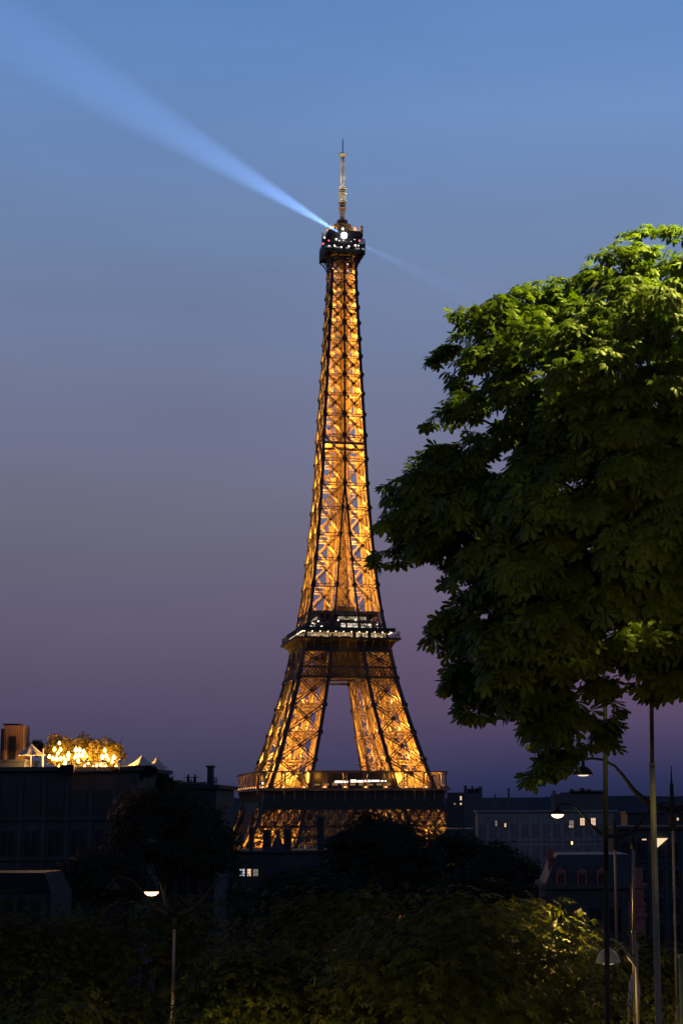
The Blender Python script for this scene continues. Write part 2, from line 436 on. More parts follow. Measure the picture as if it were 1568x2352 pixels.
# --- upper column
upy = [1474, 1440, 1414, 1351, 1291, 1234, 1174, 1118, 1062.5, 1008, 960, 912, 868, 826, 786, 749, 713, 681, 651, 636, 600]
upz = [hz(y) for y in upy]
mb = MB(); gb = MB(); fb = MB()
for j in range(len(upz) - 1):
    z0, z1 = upz[j], upz[j + 1]
    o0, o1, i0, i1 = wo(z0), wo(z1), wi(z0), wi(z1)
    short = (z1 - z0) < 5.2
    for k in range(4):
        n = (0, -1, 0)
        gb.beam(rq(k, (-o0, -o0, z0)), rq(k, (-o1, -o1, z1)), 0.72, 0.72, rq(k, n))
        mb.beam(rq(k, (-o0 + .45, -o0 + .45, z0)), rq(k, (-o1 + .45, -o1 + .45, z1)), 0.85, 0.85, rq(k, n))
        for s in ((-1, 1) if i0 > .05 else (1,)):
            gb.beam(rq(k, (s * i0, -o0, z0)), rq(k, (s * i1, -o1, z1)), 0.75, 0.6, rq(k, n)); mb.beam(rq(k, (s * i0, -o0 + .5, z0)), rq(k, (s * i1, -o1 + .5, z1)), 0.75, 0.35, rq(k, n))
            mb.beam(rq(k, (s * i0, -i0 - .2, z0)), rq(k, (s * i1, -i1 - .2, z1)), 0.5, 0.5, rq(k, n))
        for s in (-1, 1):
            a, b, c, d = (s * o0, -o0, z0), (s * i0, -o0, z0), (s * i1, -o1, z1), (s * o1, -o1, z1)
            if not short:
                xpanel(mb, k, (a, b, c, d), n, 0.55, 0.26, 0, 0.0, 0.36, 1.1, ply=gb)
                gb.plate(rq(k, (Vector(a) + Vector(b) + Vector(c) + Vector(d)) / 4 + Vector((0, -.15, 0))), rq(k, n), 0.45, 0.5)
            else:
                nb = 4
                for t in range(nb):
                    f0, f1 = t / nb, (t + 1) / nb
                    u0 = Vector(a).lerp(Vector(b), f0); u1 = Vector(a).lerp(Vector(b), f1)
                    v0 = Vector(d).lerp(Vector(c), f0); v1 = Vector(d).lerp(Vector(c), f1)
                    mb.beam(rq(k, u0), rq(k, v1), .16, .16, rq(k, n)); mb.beam(rq(k, u1 + Vector((0, .1, 0))), rq(k, v0 + Vector((0, .1, 0))), .16, .16, rq(k, n))
                mb.beam(rq(k, d), rq(k, c), .6, .4, rq(k, n))
            # inside the leg of the column: a lattice wall behind the face
            if not short:
                q = 0.62
                ai, bi, ci, di = [Vector((p[0] * .97, p[1] * q, p[2])) for p in (a, b, c, d)]
                if z0 > 205:
                    mb.truss(rq(k, ai), rq(k, ci), rq(k, n), .4, .14, 0); mb.truss(rq(k, bi), rq(k, di), rq(k, n), .4, .14, 0)
        if i0 > .4:   # the narrow strip between the inner chords
            xpanel(mb, k, ((-i0, -o0, z0), (i0, -o0, z0), (i1, -o1, z1), (-i1, -o1, z1)), n, 0.3, 0.15, 0.4, 0, 0.2, 0.8)
        for s in ((-1, 1) if i1 > .6 else (0,)):
            if j >= 2 and z1 < hz(655): gb.plate(rq(k, (s * i1, -o1, z1)), rq(k, n), 1.0 if i1 < .6 else .85, 1.25)
        if j >= 2 and z1 < hz(655): gb.plate(rq(k, (-o1, -o1, z1)), rq(k, n), .95, 1.35); gb.plate(rq(k, (o1, -o1, z1)), rq(k, n), .95, 1.35)
        # floor bracing
        mb.beam(rq(k, (0, -o1, z1)), rq(k, (0, 0, z1)), .3, .3)
        
    # landing frames with handrails
mb.build('column', M['iron'], tower)
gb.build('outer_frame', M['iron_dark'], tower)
# outer chords and bracing layer of the column: their unlit-side shade is painted in
# --- lift core inside the column
cb_ = MB()
zc0, zc1 = H2, hz(600)
n_st = int((zc1 - zc0) / 2.4)
for i in range(n_st):
    z0 = zc0 + (zc1 - zc0) * i / n_st; z1 = zc0 + (zc1 - zc0) * (i + 1) / n_st
    r = min(1.75, wo(z0) * .30)
    cols = [(0.55, -.2, r, 1)]
    if wo(z0) > 5.6: cols += [(-wo(z0) * .34, .6, .95, 0), (wo(z0) * .36, 1.4, .55, 0)]
    for (ox, oy, rr0, main) in cols:
        for k in range(4):
            q = lambda x, y, z: rq(k, (x, y, z)) + Vector((ox, oy, 0))
            cb_.beam(q(-rr0, -rr0, z0), q(-rr0, -rr0, z1), .36, .36, rq(k, (0, -1, 0)))
            cb_.beam(q(-rr0, -rr0, z1), q(rr0, -rr0, z1), .24, .24, rq(k, (0, -1, 0)))
            s = 1 if i % 2 else -1
            cb_.beam(q(-rr0 * s, -rr0 + .1, z0), q(rr0 * s, -rr0 + .1, z1), .18, .18, rq(k, (0, -1, 0)))
            if main:
                cb_.beam(q(0, -rr0, z0), q(0, -rr0, z1), .24, .24, rq(k, (0, -1, 0)))
                if k % 2 == 0: cb_.box(tuple(q(-rr0 * .5, -rr0 + .35, (z0 + z1) / 2)), rr0 * .7, .1, (z1 - z0) * .8)
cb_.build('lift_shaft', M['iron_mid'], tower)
# lift cabins stopped in the shafts
for (cx, cy2, yy) in ((2.6, -1.2, 942), (-3.3, -.6, 1120), (-3.6, -.6, 1230)):
    lb = MB(); z = hz(yy); lb.bx(cx - 1.0, cx + 1.0, cy2 - 1.0, cy2 + 1.0, z, z + 3.2); lb.bx(cx - 1.25, cx + 1.25, cy2 - 1.25, cy2 + 1.25, z + 3.2, z + 3.6); lb.bx(cx - 1.25, cx + 1.25, cy2 - 1.25, cy2 + 1.25, z - .4, z); lb.build('lift_cabin', M['iron'], tower)
# --- intermediate platform
ip = MB(); z = hz(1030)
w = wo(z)
ip.sq([(w - .5, z), (w - .2, z), (w - .2, z + 1.1), (w - .5, z + 1.1)], True)
ip.sq([(2.5, z + .15), (w - .5, z + .15), (w - .5, z + .35), (2.5, z + .35)], True)
ip.sq([(w - .9, z - 2.6), (w - .6, z - 2.6), (w - .6, z - 1.5), (w - .9, z - 1.5)], True)
for k in range(4):
    for i in range(13):
        x = -w + .5 + (2 * w - 1) * i / 12
        ip.beam(rq(k, (x, -w + .35, z + 1.1)), rq(k, (x, -w + .35, z + 2.1)), .1)
    ip.beam(rq(k, (-w, -w + .35, z + 2.1)), rq(k, (w, -w + .35, z + 2.1)), .14)
ip.build('intermediate_platform', M['iron'], tower)

# --- first floor
W1 = 35.35
dk = MB()
dk.sq([(W1 - .9, H1 - .9), (W1 + 1.3, H1 - .9), (W1 + 1.3, H1 - .2), (W1 - .9, H1 - .2)], True)      # deck edge moulding
dk.sq([(12, H1 - .75), (W1 - .9, H1 - .75), (W1 - .9, H1 - .45), (12, H1 - .45)], True)            # deck
dkf = dk.build('first_floor_deck', M['iron'], tower)
fr = MB()
zf0, zf1 = hz(1851), H1 - 0.95
fr.sq([(W1 - 1.3, zf0), (W1 - .9, zf0), (W1 - .9, zf1), (W1 - 1.3, zf1)], True)                     # frieze
fr.sq([(W1 - 1.5, zf0 - .8), (W1 - .55, zf0 - .8), (W1 - .55, zf0 + .02), (W1 - 1.5, zf0 + .02)], True)
frz = fr.build('frieze', M['iron_dark'], tower)
for k in range(4):
    for i in range(19):
        cs = MB()
        x = -W1 + 1 + (2 * W1 - 2) * i / 18
        a = [(x - .2, -W1 + .9, zf1 - 4.2), (x - .2, -W1 + .3, zf1 - 4.0), (x - .2, -W1 + .25, zf1 - 2.0), (x - .2, -W1 - .3, zf1 - .6), (x - .2, -W1 - .4, zf1), (x - .2, -W1 + .9, zf1)]
        cs.prism([rq(k, p) for p in a], rq(k, (.4, 0, 0))); cs.build('console', M['iron'], frz)
gal = MB()
zr = hz(1776)
gal.sq([(W1 - .35, zr - .55), (W1 + .35, zr - .55), (W1 + .45, zr), (W1 - .45, zr)], True)
gr_ = gal.build('gallery_rail', M['iron'], tower)
scr = MB(); GLOW = emit('gallery_lamp_glow', (1.0, .62, .3), 4.0)
NB = 9
for k in range(4):
    for i in range(NB):
        x = -W1 + .45 + (2 * W1 - .9) * i / NB
        ps = MB(); blb = MB()
        for dx in (-.6, .6):
            if i == 0 and dx < 0: continue
            ps.tube([rq(k, (x + dx, -W1, H1 - .2)), rq(k, (x + dx, -W1, zr - .5))], .27, 6)
        ps.box(tuple(rq(k, (x, -W1, H1 + .25))), 2.0, 1.3, .9)
        ps.box(tuple(rq(k, (x, -W1, zr - .75))), 1.9, 1.2, .4)
        blb.ball(tuple(rq(k, (x, -W1 - .85, H1 + .3))), .22, 8, 6)
        ps.build('gallery_post', M['iron'], tower); blb.build('gallery_lamp', GLOW, tower)
        light('post_light', rq(k, (x, -W1 - 1.05, H1 + .35)), 600, (1, .40, .07), tower, .12)
    for i in range(NB * 7):
        x = -W1 + .45 + (2 * W1 - .9) * i / (NB * 7)
        scr.beam(rq(k, (x, -W1 + .2, H1 - .2)), rq(k, (x, -W1 + .2, zr - .6)), .06)
    for q in range(6):
        zz = H1 + .6 + q * .95
        scr.beam(rq(k, (-W1, -W1 + .2, zz)), rq(k, (W1, -W1 + .2, zz)), .06, .06, rq(k, (0, -1, 0)))
scr.build('safety_net', M['iron_dark'], tower)
DAW = emit('dim_amber_window', (1, .55, .22), .25)
# pavilions on the first floor, one between each pair of pillars
for k in range(4):
    pv = MB()
    zt = hz(1779)
    pv.bx(-16.5, 16.5, -29.5, -19, H1 - .4, zt); pv.bx(-17.3, 17.3, -30.5, -18.2, zt, zt + .8)
    pv.v = [tuple(rq(k, p)) for p in pv.v]
    po = pv.build('pavilion', M['iron_dark'], tower)
    wv = MB()
    for (x0, x1, z0, z1) in ((-9.2, -4.2, 2.0, 2.75), (-3.2, -1.0, 2.2, 3.1), (-.6, 1.6, 2.2, 2.9), (2.0, 4.4, 2.3, 3.0), (4.8, 8.0, 2.4, 3.0), (8.6, 10.6, 2.4, 2.9)):
        wv = MB(); wv.bx(x0 + 2.5, x1 + 2.5, -29.62, -29.45, H1 + z0, H1 + z1)
        wv.v = [tuple(rq(k, p)) for p in wv.v]
        wv.build('window', E_['tw_white'], po)
    for i in range(9):
        wv = MB(); wv.bx(-14.5 + i * 3.4, -12.4 + i * 3.4, -29.60, -29.45, H1 + 1.0, H1 + 1.6 + (i % 3) * .2)
        wv.v = [tuple(rq(k, p)) for p in wv.v]
        wv.build('window', DAW, po)
# great X girder between the pillars
for k in range(4):
    gd = MB()
    zg0, zg1 = hz(1897), zf0 - .8
    wg = W1 - 1.1
    n = (0, -1, 0)
    gd.beam(rq(k, (-wg, -wg, zg1 - .4)), rq(k, (wg, -wg, zg1 - .4)), .9, .9, rq(k, n))
    gd.beam(rq(k, (-wg - 2, -wg - 1.5, zg0)), rq(k, (wg + 2, -wg - 1.5, zg0)), 1.0, 1.0, rq(k, n))
    for i in range(18):
        x0 = -wg + 2 * wg * i / 18; x1 = -wg + 2 * wg * (i + 1) / 18
        gd.truss(rq(k, (x0, -wg - 1.4, zg0)), rq(k, (x1, -wg, zg1)), rq(k, n), .55, .42, 0)
        gd.truss(rq(k, (x1, -wg - 1.3, zg0)), rq(k, (x0, -wg + .1, zg1)), rq(k, n), .55, .42, 0)
        gd.beam(rq(k, (x0, -wg - 1.4, zg0)), rq(k, (x0, -wg, zg1)), .5, .5, rq(k, n))
    # small lattice band under it
    zb = zg0 - 4.0
    gd.beam(rq(k, (-wg - 3, -wg - 2.6, zb)), rq(k, (wg + 3, -wg - 2.6, zb)), .7, .7, rq(k, n))
    for i in range(40):
        x0 = -wg - 2 + 2 * (wg + 2) * i / 40; x1 = -wg - 2 + 2 * (wg + 2) * (i + 1) / 40
        gd.beam(rq(k, (x0, -wg - 2.5, zb)), rq(k, (x1, -wg - 1.6, zg0)), .28, .28, rq(k, n))
        gd.beam(rq(k, (x1, -wg - 2.4, zb)), rq(k, (x0, -wg - 1.5, zg0)), .28, .28, rq(k, n))
    gd.build('girder', M['iron_dark'], tower)
    ar = MB(); N = 44
    def arcp(t, r, zc, y): a = math.pi * t; return Vector((-r * math.cos(a), y, zc + r * .98 * math.sin(a)))
    ya = -wg - 3.2
    prev = None
    for i in range(N + 1):
        t = i / N
        pi_, po_ = arcp(t, 35.5, 2, ya), arcp(t, 39.0, 2, ya)
        if prev:
            ar.beam(rq(k, prev[0]), rq(k, pi_), .9, 3.2, rq(k, n)); ar.beam(rq(k, prev[1]), rq(k, po_), .6, 2.8, rq(k, n))
        ar.beam(rq(k, pi_), rq(k, po_), .45, 2.4, rq(k, n))
        # ribs rising to the girder
        top = Vector((po_.x, ya + .3, min(zb, po_.z + 4.5)))
        if 4 < i < N - 4 and top.z > po_.z + .4: ar.beam(rq(k, po_), rq(k, top), .35, .5, rq(k, n))
        prev = (pi_, po_)
    ar.build('arch', M['iron_dark'], tower)

# --- second floor
W2 = 20.4
g2 = MB()
zg0, zg1 = hz(1564), hz(1541)
for k in range(4):
    n = (0, -1, 0)
    w0, w1 = wo(zg0) + .5, wo(zg1) + .5
    g2.beam(rq(k, (-w0, -w0, zg0)), rq(k, (w0, -w0, zg0)), .75, .8, rq(k, n)); g2.beam(rq(k, (-w1, -w1, zg1)), rq(k, (w1, -w1, zg1)), .75, .8, rq(k, n))
    zm = (zg0 + zg1) / 2
    for i in range(26):
        for (za, zb_, oa) in ((zg0, zm, 0), (zm, zg1, 0)):
            f0, f1 = i / 26 * 2 - 1, (i + 1) / 26 * 2 - 1
            wa, wb = wo(za) + .5, wo(zb_) + .5
            g2.beam(rq(k, (f0 * wa, -wa, za)), rq(k, (f1 * wb, -wb, zb_)), .24, .24, rq(k, n))
            g2.beam(rq(k, (f1 * wa, -wa + .1, za)), rq(k, (f0 * wb, -wb + .1, zb_)), .24, .24, rq(k, n))
    # side lattice between the pillars above the girder
    za, zb_ = zg1, hz(1508)
    for i in range(8):
        f0, f1 = i / 8 * 2 - 1, (i + 1) / 8 * 2 - 1
        ia, ib = wi(za), wi(zb_)
        wa, wb = wo(za), wo(zb_)
        g2.truss(rq(k, (f0 * ia, -wa, za)), rq(k, (f1 * ib, -wb, zb_)), rq(k, n), .3, .13, 0); g2.truss(rq(k, (f1 * ia, -wa + .1, za)), rq(k, (f0 * ib, -wb + .1, zb_)), rq(k, n), .3, .13, 0)
g2.build('girder', M['iron_dark'], tower)
bl2 = MB()
for k in range(4):
    for zz in (zg0 + .6, zg1 - .4, hz(1520)):
        bl2.truss(rq(k, (-8, -7.5, zz)), rq(k, (8, -7.5, zz)), (0, 0, 1), 1.6, .35, .2)
bl2.build('tie_beam', M['iron_dark'], tower)
mh = MB(); mh.bx(-9, 9, -9, 9, zg0 + 1.4, hz(1500)); mh.bx(-9.4, 9.4, -9.4, 9.4, zg0 + 1.1, zg0 + 1.4); mh.build('machine_room', M['iron_dark'], tower)
fl = MB()
zt = H2 - .2
pr = [(17.3, hz(1507)), (17.5, hz(1499)), (18.0, hz(1491)), (18.9, hz(1484)), (W2, hz(1479))]
fl.sq(pr + [(W2 - .4, hz(1479) + .05), (18.4, hz(1484) + .1), (17.5, hz(1491)), (17.0, hz(1499)), (16.9, hz(1507))], True)
cor = fl.build('flared_cornice', M['iron_dark'], tower)
rb = MB()
for k in range(4):
    for i in range(11):
        x = -16.5 + 33 * i / 10
        a = [(x - .16, -17.35, hz(1499)), (x - .16, -17.75, hz(1498)), (x - .16, -18.35, hz(1490)), (x - .16, -19.4, hz(1483)), (x - .16, -W2 - .1, hz(1478.5)), (x - .16, -19.2, hz(1480)), (x - .16, -18.0, hz(1489))]
        rb.prism([rq(k, p) for p in a], rq(k, (.32, 0, 0)))
rb.build('bracket', M['iron'], cor)
d2 = MB()
d2.sq([(W2 - 1, hz(1479)), (W2 + .35, hz(1479)), (W2 + .45, hz(1474.5)), (W2 - 1, hz(1474.5))], True)
d2.sq([(3.5, H2 - .35), (W2 - 1, H2 - .35), (W2 - 1, H2 - .05), (3.5, H2 - .05)], True)
d2.build('second_floor_deck', M['iron_dark'], tower)
rl = MB()
for k in range(4):
    for i in range(60):
        x = -W2 + 2 * W2 * i / 60
        rl.beam(rq(k, (x, -W2, H2)), rq(k, (x, -W2 + .1, H2 + 2.4)), .07)
    for zz in (1.1, 2.4): rl.beam(rq(k, (-W2, -W2, H2 + zz)), rq(k, (W2, -W2, H2 + zz)), .1, .1, rq(k, (0, -1, 0)))
rl.build('railing', M['iron_dark'], tower)
# glazed lower pavilion with a lit shopfront, dark upper terrace, lit upper pavilion
p2 = MB()
zA, zB = hz(1459), hz(1450)
p2.bx(-16.2, 16.2, -16.2, 16.2, H2, zA)
p2.sq([(15.5, zA), (18.9, zA), (18.9, zB - .3), (15.5, zB - .3)], True)
p2o = p2.build('lower_pavilion', M['iron_dark'], tower)
random.seed(11)
for k in range(4):
    wm = MB(); ww = MB()
    for i in range(26):
        x0 = -15.6 + 31.2 * i / 26
        h0 = H2 + .25 + .5 * random.random(); h1 = zA - .25 - .5 * random.random()
        tgt = ww if random.random() < .25 else wm
        if random.random() < .75: tgt.bx(x0 + .08, x0 + 1.1, -16.32, -16.15, h0, h1)
    for b in (wm, ww): b.v = [tuple(rq(k, p)) for p in b.v]
    wm.build('window', emit('shop_window_glow', (1.0, .62, .28), .5), p2o); ww.build('window', emit('shop_window_bright', (1, .72, .42), .8), p2o)
    lm = MB()
    for i in range(12):
        x = -17 + 34 * i / 11
        lm.ball(tuple(rq(k, (x, -17.7, zA - .35))), .24, 6, 4)
    lm.build('ceiling_lamp', emit('downlight_glow', (1, .78, .5), 4), p2o)
# pavilion on the upper level between the pillars
p3 = MB()
zC, zD, zE = hz(1436), hz(1428), hz(1412)
p3.bx(-11.5, 11.5, -11.8, 11.8, zB, zC); p3.bx(-12.3, 12.3, -12.6, 12.6, zC, zC + .5)
p3.bx(-9.5, 9.5, -10.6, 10.6, zC + .5, zE - 1.2); p3.bx(-13.2, 13.2, -13.2, 13.2, zE - 1.2, zE)
p3.bx(-4.4, 4.4, -9, 9, zE, zE + 2.2)
p3o = p3.build('upper_pavilion', M['iron_dark'], tower)
PW = emit('pavilion_window_glow', (1, .80, .62), .9)
for k in range(4):
    wb = MB()
    for (x0, x1) in ((-1.6, .2), (1.0, 3.0), (3.2, 5.0), (6.4, 8.6), (9.0, 10.6)):
        wa = MB(); wa.bx(x0, x1, -11.95, -11.75, zB + .4, zC - .35); wa.v = [tuple(rq(k, p)) for p in wa.v]; wa.build('window', PW, p3o)
    for i in range(10): wb.bx(-2.6 + i * 1.15, -1.7 + i * 1.15, -10.75, -10.55, zC + 1.1, zC + 2.3)
    wb.v = [tuple(rq(k, p)) for p in wb.v]
    wb.build('window_band', emit('upper_window_glow', (1, .74, .48), .4), p3o)
for p in ((-13.2, -13.4, 1440), (-11.0, -14.0, 1437), (-15.0, -12, 1452), (-9.5, -13, 1447), (12.4, -14.4, 1440), (12.8, -13, 1449), (9.5, -13.5, 1444), (5.8, -13.5, 1446), (-3, -13.2, 1433), (4, -13.2, 1431), (14.8, -14, 1452)):
    sp = MB(); sp.ball((p[0], p[1], hz(p[2])), .33, 7, 5); sp.build('floodlight', E_['tw_white'], tower)

# --- summit
sm = MB(); W3 = 8.15
z0, z1, z2, z3 = hz(593), hz(571), hz(558), hz(583.5)
sm.sq([(W3, z0), (W3 + .1, z0 + .3), (W3 + .1, hz(588)), (W3 - .1, hz(588)), (W3 - .1, z0 + .35), (4, z0 + .35), (4, z0)], True)
sm.sq([(W3 - .15, hz(588)), (W3 - .15, hz(584)), (W3 - .45, hz(584)), (W3 - .45, hz(588))], True)
sm.sq([(W3 + .1, hz(579)), (W3 + .1, z1), (W3 - .2, z1), (W3 - .2, hz(579))], True)
sm.sq([(W3 - 1.2, z0 + .4), (W3 - 1.2, z1), (W3 - 1.4, z1), (W3 - 1.4, z0 + .4)], True)
sm.sq([(3, z1 - .3), (W3, z1 - .3), (W3, z1 - .1), (3, z1 - .1)], True)
for k in range(4):
    for i in range(11):
        x = -W3 + 2 * W3 * i / 10
        sm.beam(rq(k, (x, -W3, z0 + .3)), rq(k, (x, -W3, z1)), .22)
smo = sm.build('summit_gallery', M['iron_dark'], tower)
wnd = MB()
random.seed(4)
for k in range(4):
    x = -7.4
    while x < 7.2:
        L = random.uniform(.5, 1.4)
        if random.random() < .72: wnd.box(tuple(rq(k, (x + L / 2, -W3 + .3, hz(581.5)))), L if k % 2 == 0 else .1, .1 if k % 2 == 0 else L, random.uniform(.5, .8))
        x += L + .15
wnd.build('window', E_['tw_dimcold'], smo)
cg = MB()   # mesh cage over the open upper deck
for k in range(4):
    for i in range(25):
        x = -W3 + 2 * W3 * i / 24
        pts = [(x, -W3, z1), (x, -W3 - .05, z1 + 1.2), (x, -W3 + .5, z1 + 2.2), (x, -W3 + 1.7, z1 + 2.7)]
        for a, b in zip(pts, pts[1:]): cg.beam(rq(k, a), rq(k, b), .09)
    for (yy, dz) in ((-W3 - .05, 1.2), (-W3 + .5, 2.2), (-W3 + 1.7, 2.7)): cg.beam(rq(k, (-W3 + .3, yy, z1 + dz)), rq(k, (W3 - .3, yy, z1 + dz)), .1)
cg.build('safety_cage', M['iron_dark'], smo)
# curved brackets from the column up to the gallery
for k in range(4):
    for s in (-1, -.55, .55, 1):
        pts = []; fb = MB()
        for t in np.linspace(0, 1, 8):
            zz = hz(640) + (z0 - hz(640)) * t
            pts.append(Vector((s * (wo(zz) + (W3 - wo(zz)) * t ** 2.6 if abs(s) == 1 else 4.9), -(wo(zz) + (W3 - wo(zz)) * t ** 2.6), zz)))
        for a, b in zip(pts, pts[1:]): fb.beam(rq(k, a), rq(k, b), .38, .38, rq(k, (0, -1, 0)))
        for i in range(1, 8):
            q = Vector((s * 4.9, -4.9, pts[i].z)); fb.beam(rq(k, pts[i]), rq(k, q), .14)
            q2 = Vector((s * 4.9, -4.9, pts[i - 1].z)); fb.beam(rq(k, pts[i]), rq(k, q2), .12)
        fb.build('curved_bracket', M['iron'], tower)
# upper deck block, lantern drum and dome
ub = MB()
zU0, zU1 = z1, hz(540)
ub.sq([(5.6, zU0), (5.6, hz(556)), (6.0, hz(553)), (6.9, hz(551)), (6.9, zU1), (2, zU1)], False)
ub.bx(-7.4, 7.4, -7.4, 7.4, hz(552.5), hz(551))
for k in range(4):
    for i in range(8): ub.beam(rq(k, (-6.9 + 13.8 * i / 7, -6.9, zU1)), rq(k, (-6.9 + 13.8 * i / 7, -6.9, zU1 + 1.6)), .12)
    ub.beam(rq(k, (-6.9, -6.9, zU1 + 1.5)), rq(k, (6.9, -6.9, zU1 + 1.5)), .12)
    ub.beam(rq(k, (-7.2, -7.2, hz(552))), rq(k, (-7.2, -7.2, hz(526))), .2)
ub.bx(6.9, 7.9, -4.9, -3.7, hz(548), hz(524)); ub.bx(-8.0, -7.5, 3, 3.6, hz(553), hz(532)); ub.bx(-7.2, -5.6, -7.3, -6.9, hz(551), hz(543)); ub.bx(4.6, 6.2, -7.3, -6.9, hz(551), hz(541))
ub.build('upper_deck', M['iron_dark'], tower)
dm = MB()
dm.lathe((0, 0, 0), [(4.9, zU1), (4.9, hz(535.5)), (5.3, hz(535)), (4.7, hz(531)), (4.0, hz(526)), (3.3, hz(520.5)), (3.4, hz(519.5)), (3.4, hz(517)), (1.9, hz(516.5)), (1.9, hz(507)), (1.2, hz(505)), (0.01, hz(505))], 16)
dm.build('dome', M['iron_dark'], tower)
ri = MB()
for k in range(8):
    a = 2 * math.pi * k / 8 + .2
    c_, s_ = math.cos(a), math.sin(a)
    ri.beam((6.3 * c_, 6.3 * s_, zU1 + .2), (3.3 * c_, 3.3 * s_, hz(516)), .3); ri.beam((6.3 * c_, 6.3 * s_, zU1 + .2), (6.3 * c_, 6.3 * s_, hz(528)), .25)
    ri.beam((6.3 * c_, 6.3 * s_, hz(531)), (4.2 * c_, 4.2 * s_, hz(528)), .22)
    ri.beam((2.1 * c_, 2.1 * s_, hz(516)), (2.1 * c_, 2.1 * s_, hz(505)), .18)
for r_, yy in ((2.3, 507), (2.4, 511), (2.3, 514), (3.6, 519), (6.3, 529)):
    pts = [Vector((r_ * math.cos(t), r_ * math.sin(t), hz(yy))) for t in np.linspace(0, 2 * math.pi, 17)]
    for a, b in zip(pts, pts[1:]): ri.beam(a, b, .16)
ri.build('arched_rib', M['iron'], tower)
# antenna mast
am = MB()
am.lathe((0, 0, 0), [(1.05, hz(505)), (1.05, hz(494)), (.95, hz(492)), (.85, hz(430)), (.55, hz(426)), (.5, hz(419)), (.2, hz(418))], 10)
for yy in (430, 435, 440, 445, 450, 455, 460, 466, 472, 479):
    big = yy in (435, 445, 466, 479)
    am.lathe((0, 0, 0), [(.8, hz(yy)), (1.9 if big else 1.35, hz(yy)), (1.9 if big else 1.35, hz(yy) + .26), (.8, hz(yy) + .3)], 10)
for k in range(4):
    am.beam(rq(k, (-1.05, -1.05, hz(490))), rq(k, (-.95, -.95, hz(428))), .16)
am.build('aerial_stack', M['antenna'], tower)
la = MB()
zl0, zl1 = hz(420), hz(361)
for k in range(4):
    la.beam(rq(k, (-.72, -.72, zl0)), rq(k, (-.62, -.62, zl1)), .2, .2, rq(k, (0, -1, 0)))
    for i in range(18):
        a = zl0 + (zl1 - zl0) * i / 18; b = zl0 + (zl1 - zl0) * (i + 1) / 18
        la.beam(rq(k, (-.7, -.7, a)), rq(k, (.7, -.7, a)), .16, .16, rq(k, (0, -1, 0)))
        if i % 2: la.beam(rq(k, (-.7, -.7, a)), rq(k, (.7, -.7, b)), .1, .1, rq(k, (0, -1, 0)))
la.beam((0, 0, zl0), (0, 0, zl1), .25)
la.build('lattice_mast', M['antenna'], tower)
tp = MB()
tp.lathe((0, 0, 0), [(.6, hz(361)), (2.1, hz(355.5)), (2.15, hz(354.8)), (.3, hz(354.8))], 8)
for k in range(8):
    a = math.pi * k / 4; tp.beam((2.05 * math.cos(a), 2.05 * math.sin(a), hz(355)), (2.05 * math.cos(a), 2.05 * math.sin(a), hz(351)), .08)
for k in range(4): tp.beam(rq(k, (-.5, -.5, hz(355))), rq(k, (-.5, -.5, hz(349.5))), .2)
tp.build('mast_platform', M['antenna'], tower)
rd = MB(); rd.tube([(0, 0, hz(355)), (0, 0, hz(320)), (0, 0, hz(317.5))], [.17, .15, .05], 6)
for i in range(9):
    zz = hz(345 - i * 2.6); rd.beam((-.35, 0, zz), (.35, 0, zz), .08); rd.beam((0, -.35, zz + .5), (0, .35, zz + .5), .08)
rd.build('whip_aerial', M['black_metal'], tower)
# lamps of the summit
bc = to_local(tower, P(790, 540, TD - 8.0))
bm = MB(); bm.ball(tuple(bc), 1.25, 16, 12); bm.build('beacon', E_['beacon'], tower, True)
for x, y in ((755, 552), (825, 552), (742, 559)):
    rdl = MB(); rdl.ball(tuple(to_local(tower, P(x, y, TD - 9.0))), .36, 8, 6); rdl.build('red_warning_lamp', E_['red'], tower, True)
for x, y, r_ in ((756, 564, .5), (768, 563.5, .45), (784, 567, .34), (801, 565, .42), (816, 563, .48), (823, 563.5, .3), (772, 549, .45), (779, 552, .22), (814, 549.5, .18), (745, 545, .4), (806, 554, .15), (789, 551, .2), (787, 525, .6), (798, 606, .22), (798, 621, .2), (764, 616, .18)):
    dl = MB(); dl.ball(tuple(to_local(tower, P(x, y, TD - 8.9))), r_ * .85, 8, 6); dl.build('deck_lamp', E_['tw_white'], tower, True)

# --- floodlights: real sodium lamps inside the structure
GOLD = (1.0, 0.43, 0.05)
fm = MB()
KP = 2.9
for j in range(2, len(upz) - 1):
    z0_, z1_ = upz[j], upz[j + 1]
    w = wo(z0_)
    p = 190 * w * w ** .35 * (1.0, 1.5, .7, 1.25)[j % 4]
    if upy[j] <= 700: p *= .55
    if upy[j] <= 640: p *= .35
    for k in range(4):
        l_ = rq(k, (-w * .66, -w * .66, z0_ + .9))
        light('floodlight_light', l_, p * (1.45, .75, .6, 1.25)[(k + j) % 4] * KP, GOLD, tower, .6)
        fm.box((l_.x, l_.y, l_.z - .45), .5, .5, .35)
for j in range(5, 9):
    z0_ = lowz[j]; wdt = wo(z0_) - wi(z0_)
    p = 105 * wdt * wdt ** .6
    for k in range(4):
        c = (wo(z0_) + wi(z0_)) / 2
        for (dx, dy) in ((-.2, -.2), (.2, .2)):
            l_ = rq(k, (-c + dx * wdt, -c + dy * wdt, z0_ + (4.5 if j == 5 else 1.8)))
            light('floodlight_light', l_, p * (2.8 if j == 5 else 1.0) * (.45 if j == 8 else 1) * KP, GOLD, tower, .8)
            fm.box((l_.x, l_.y, l_.z - .6), .7, .7, .5)
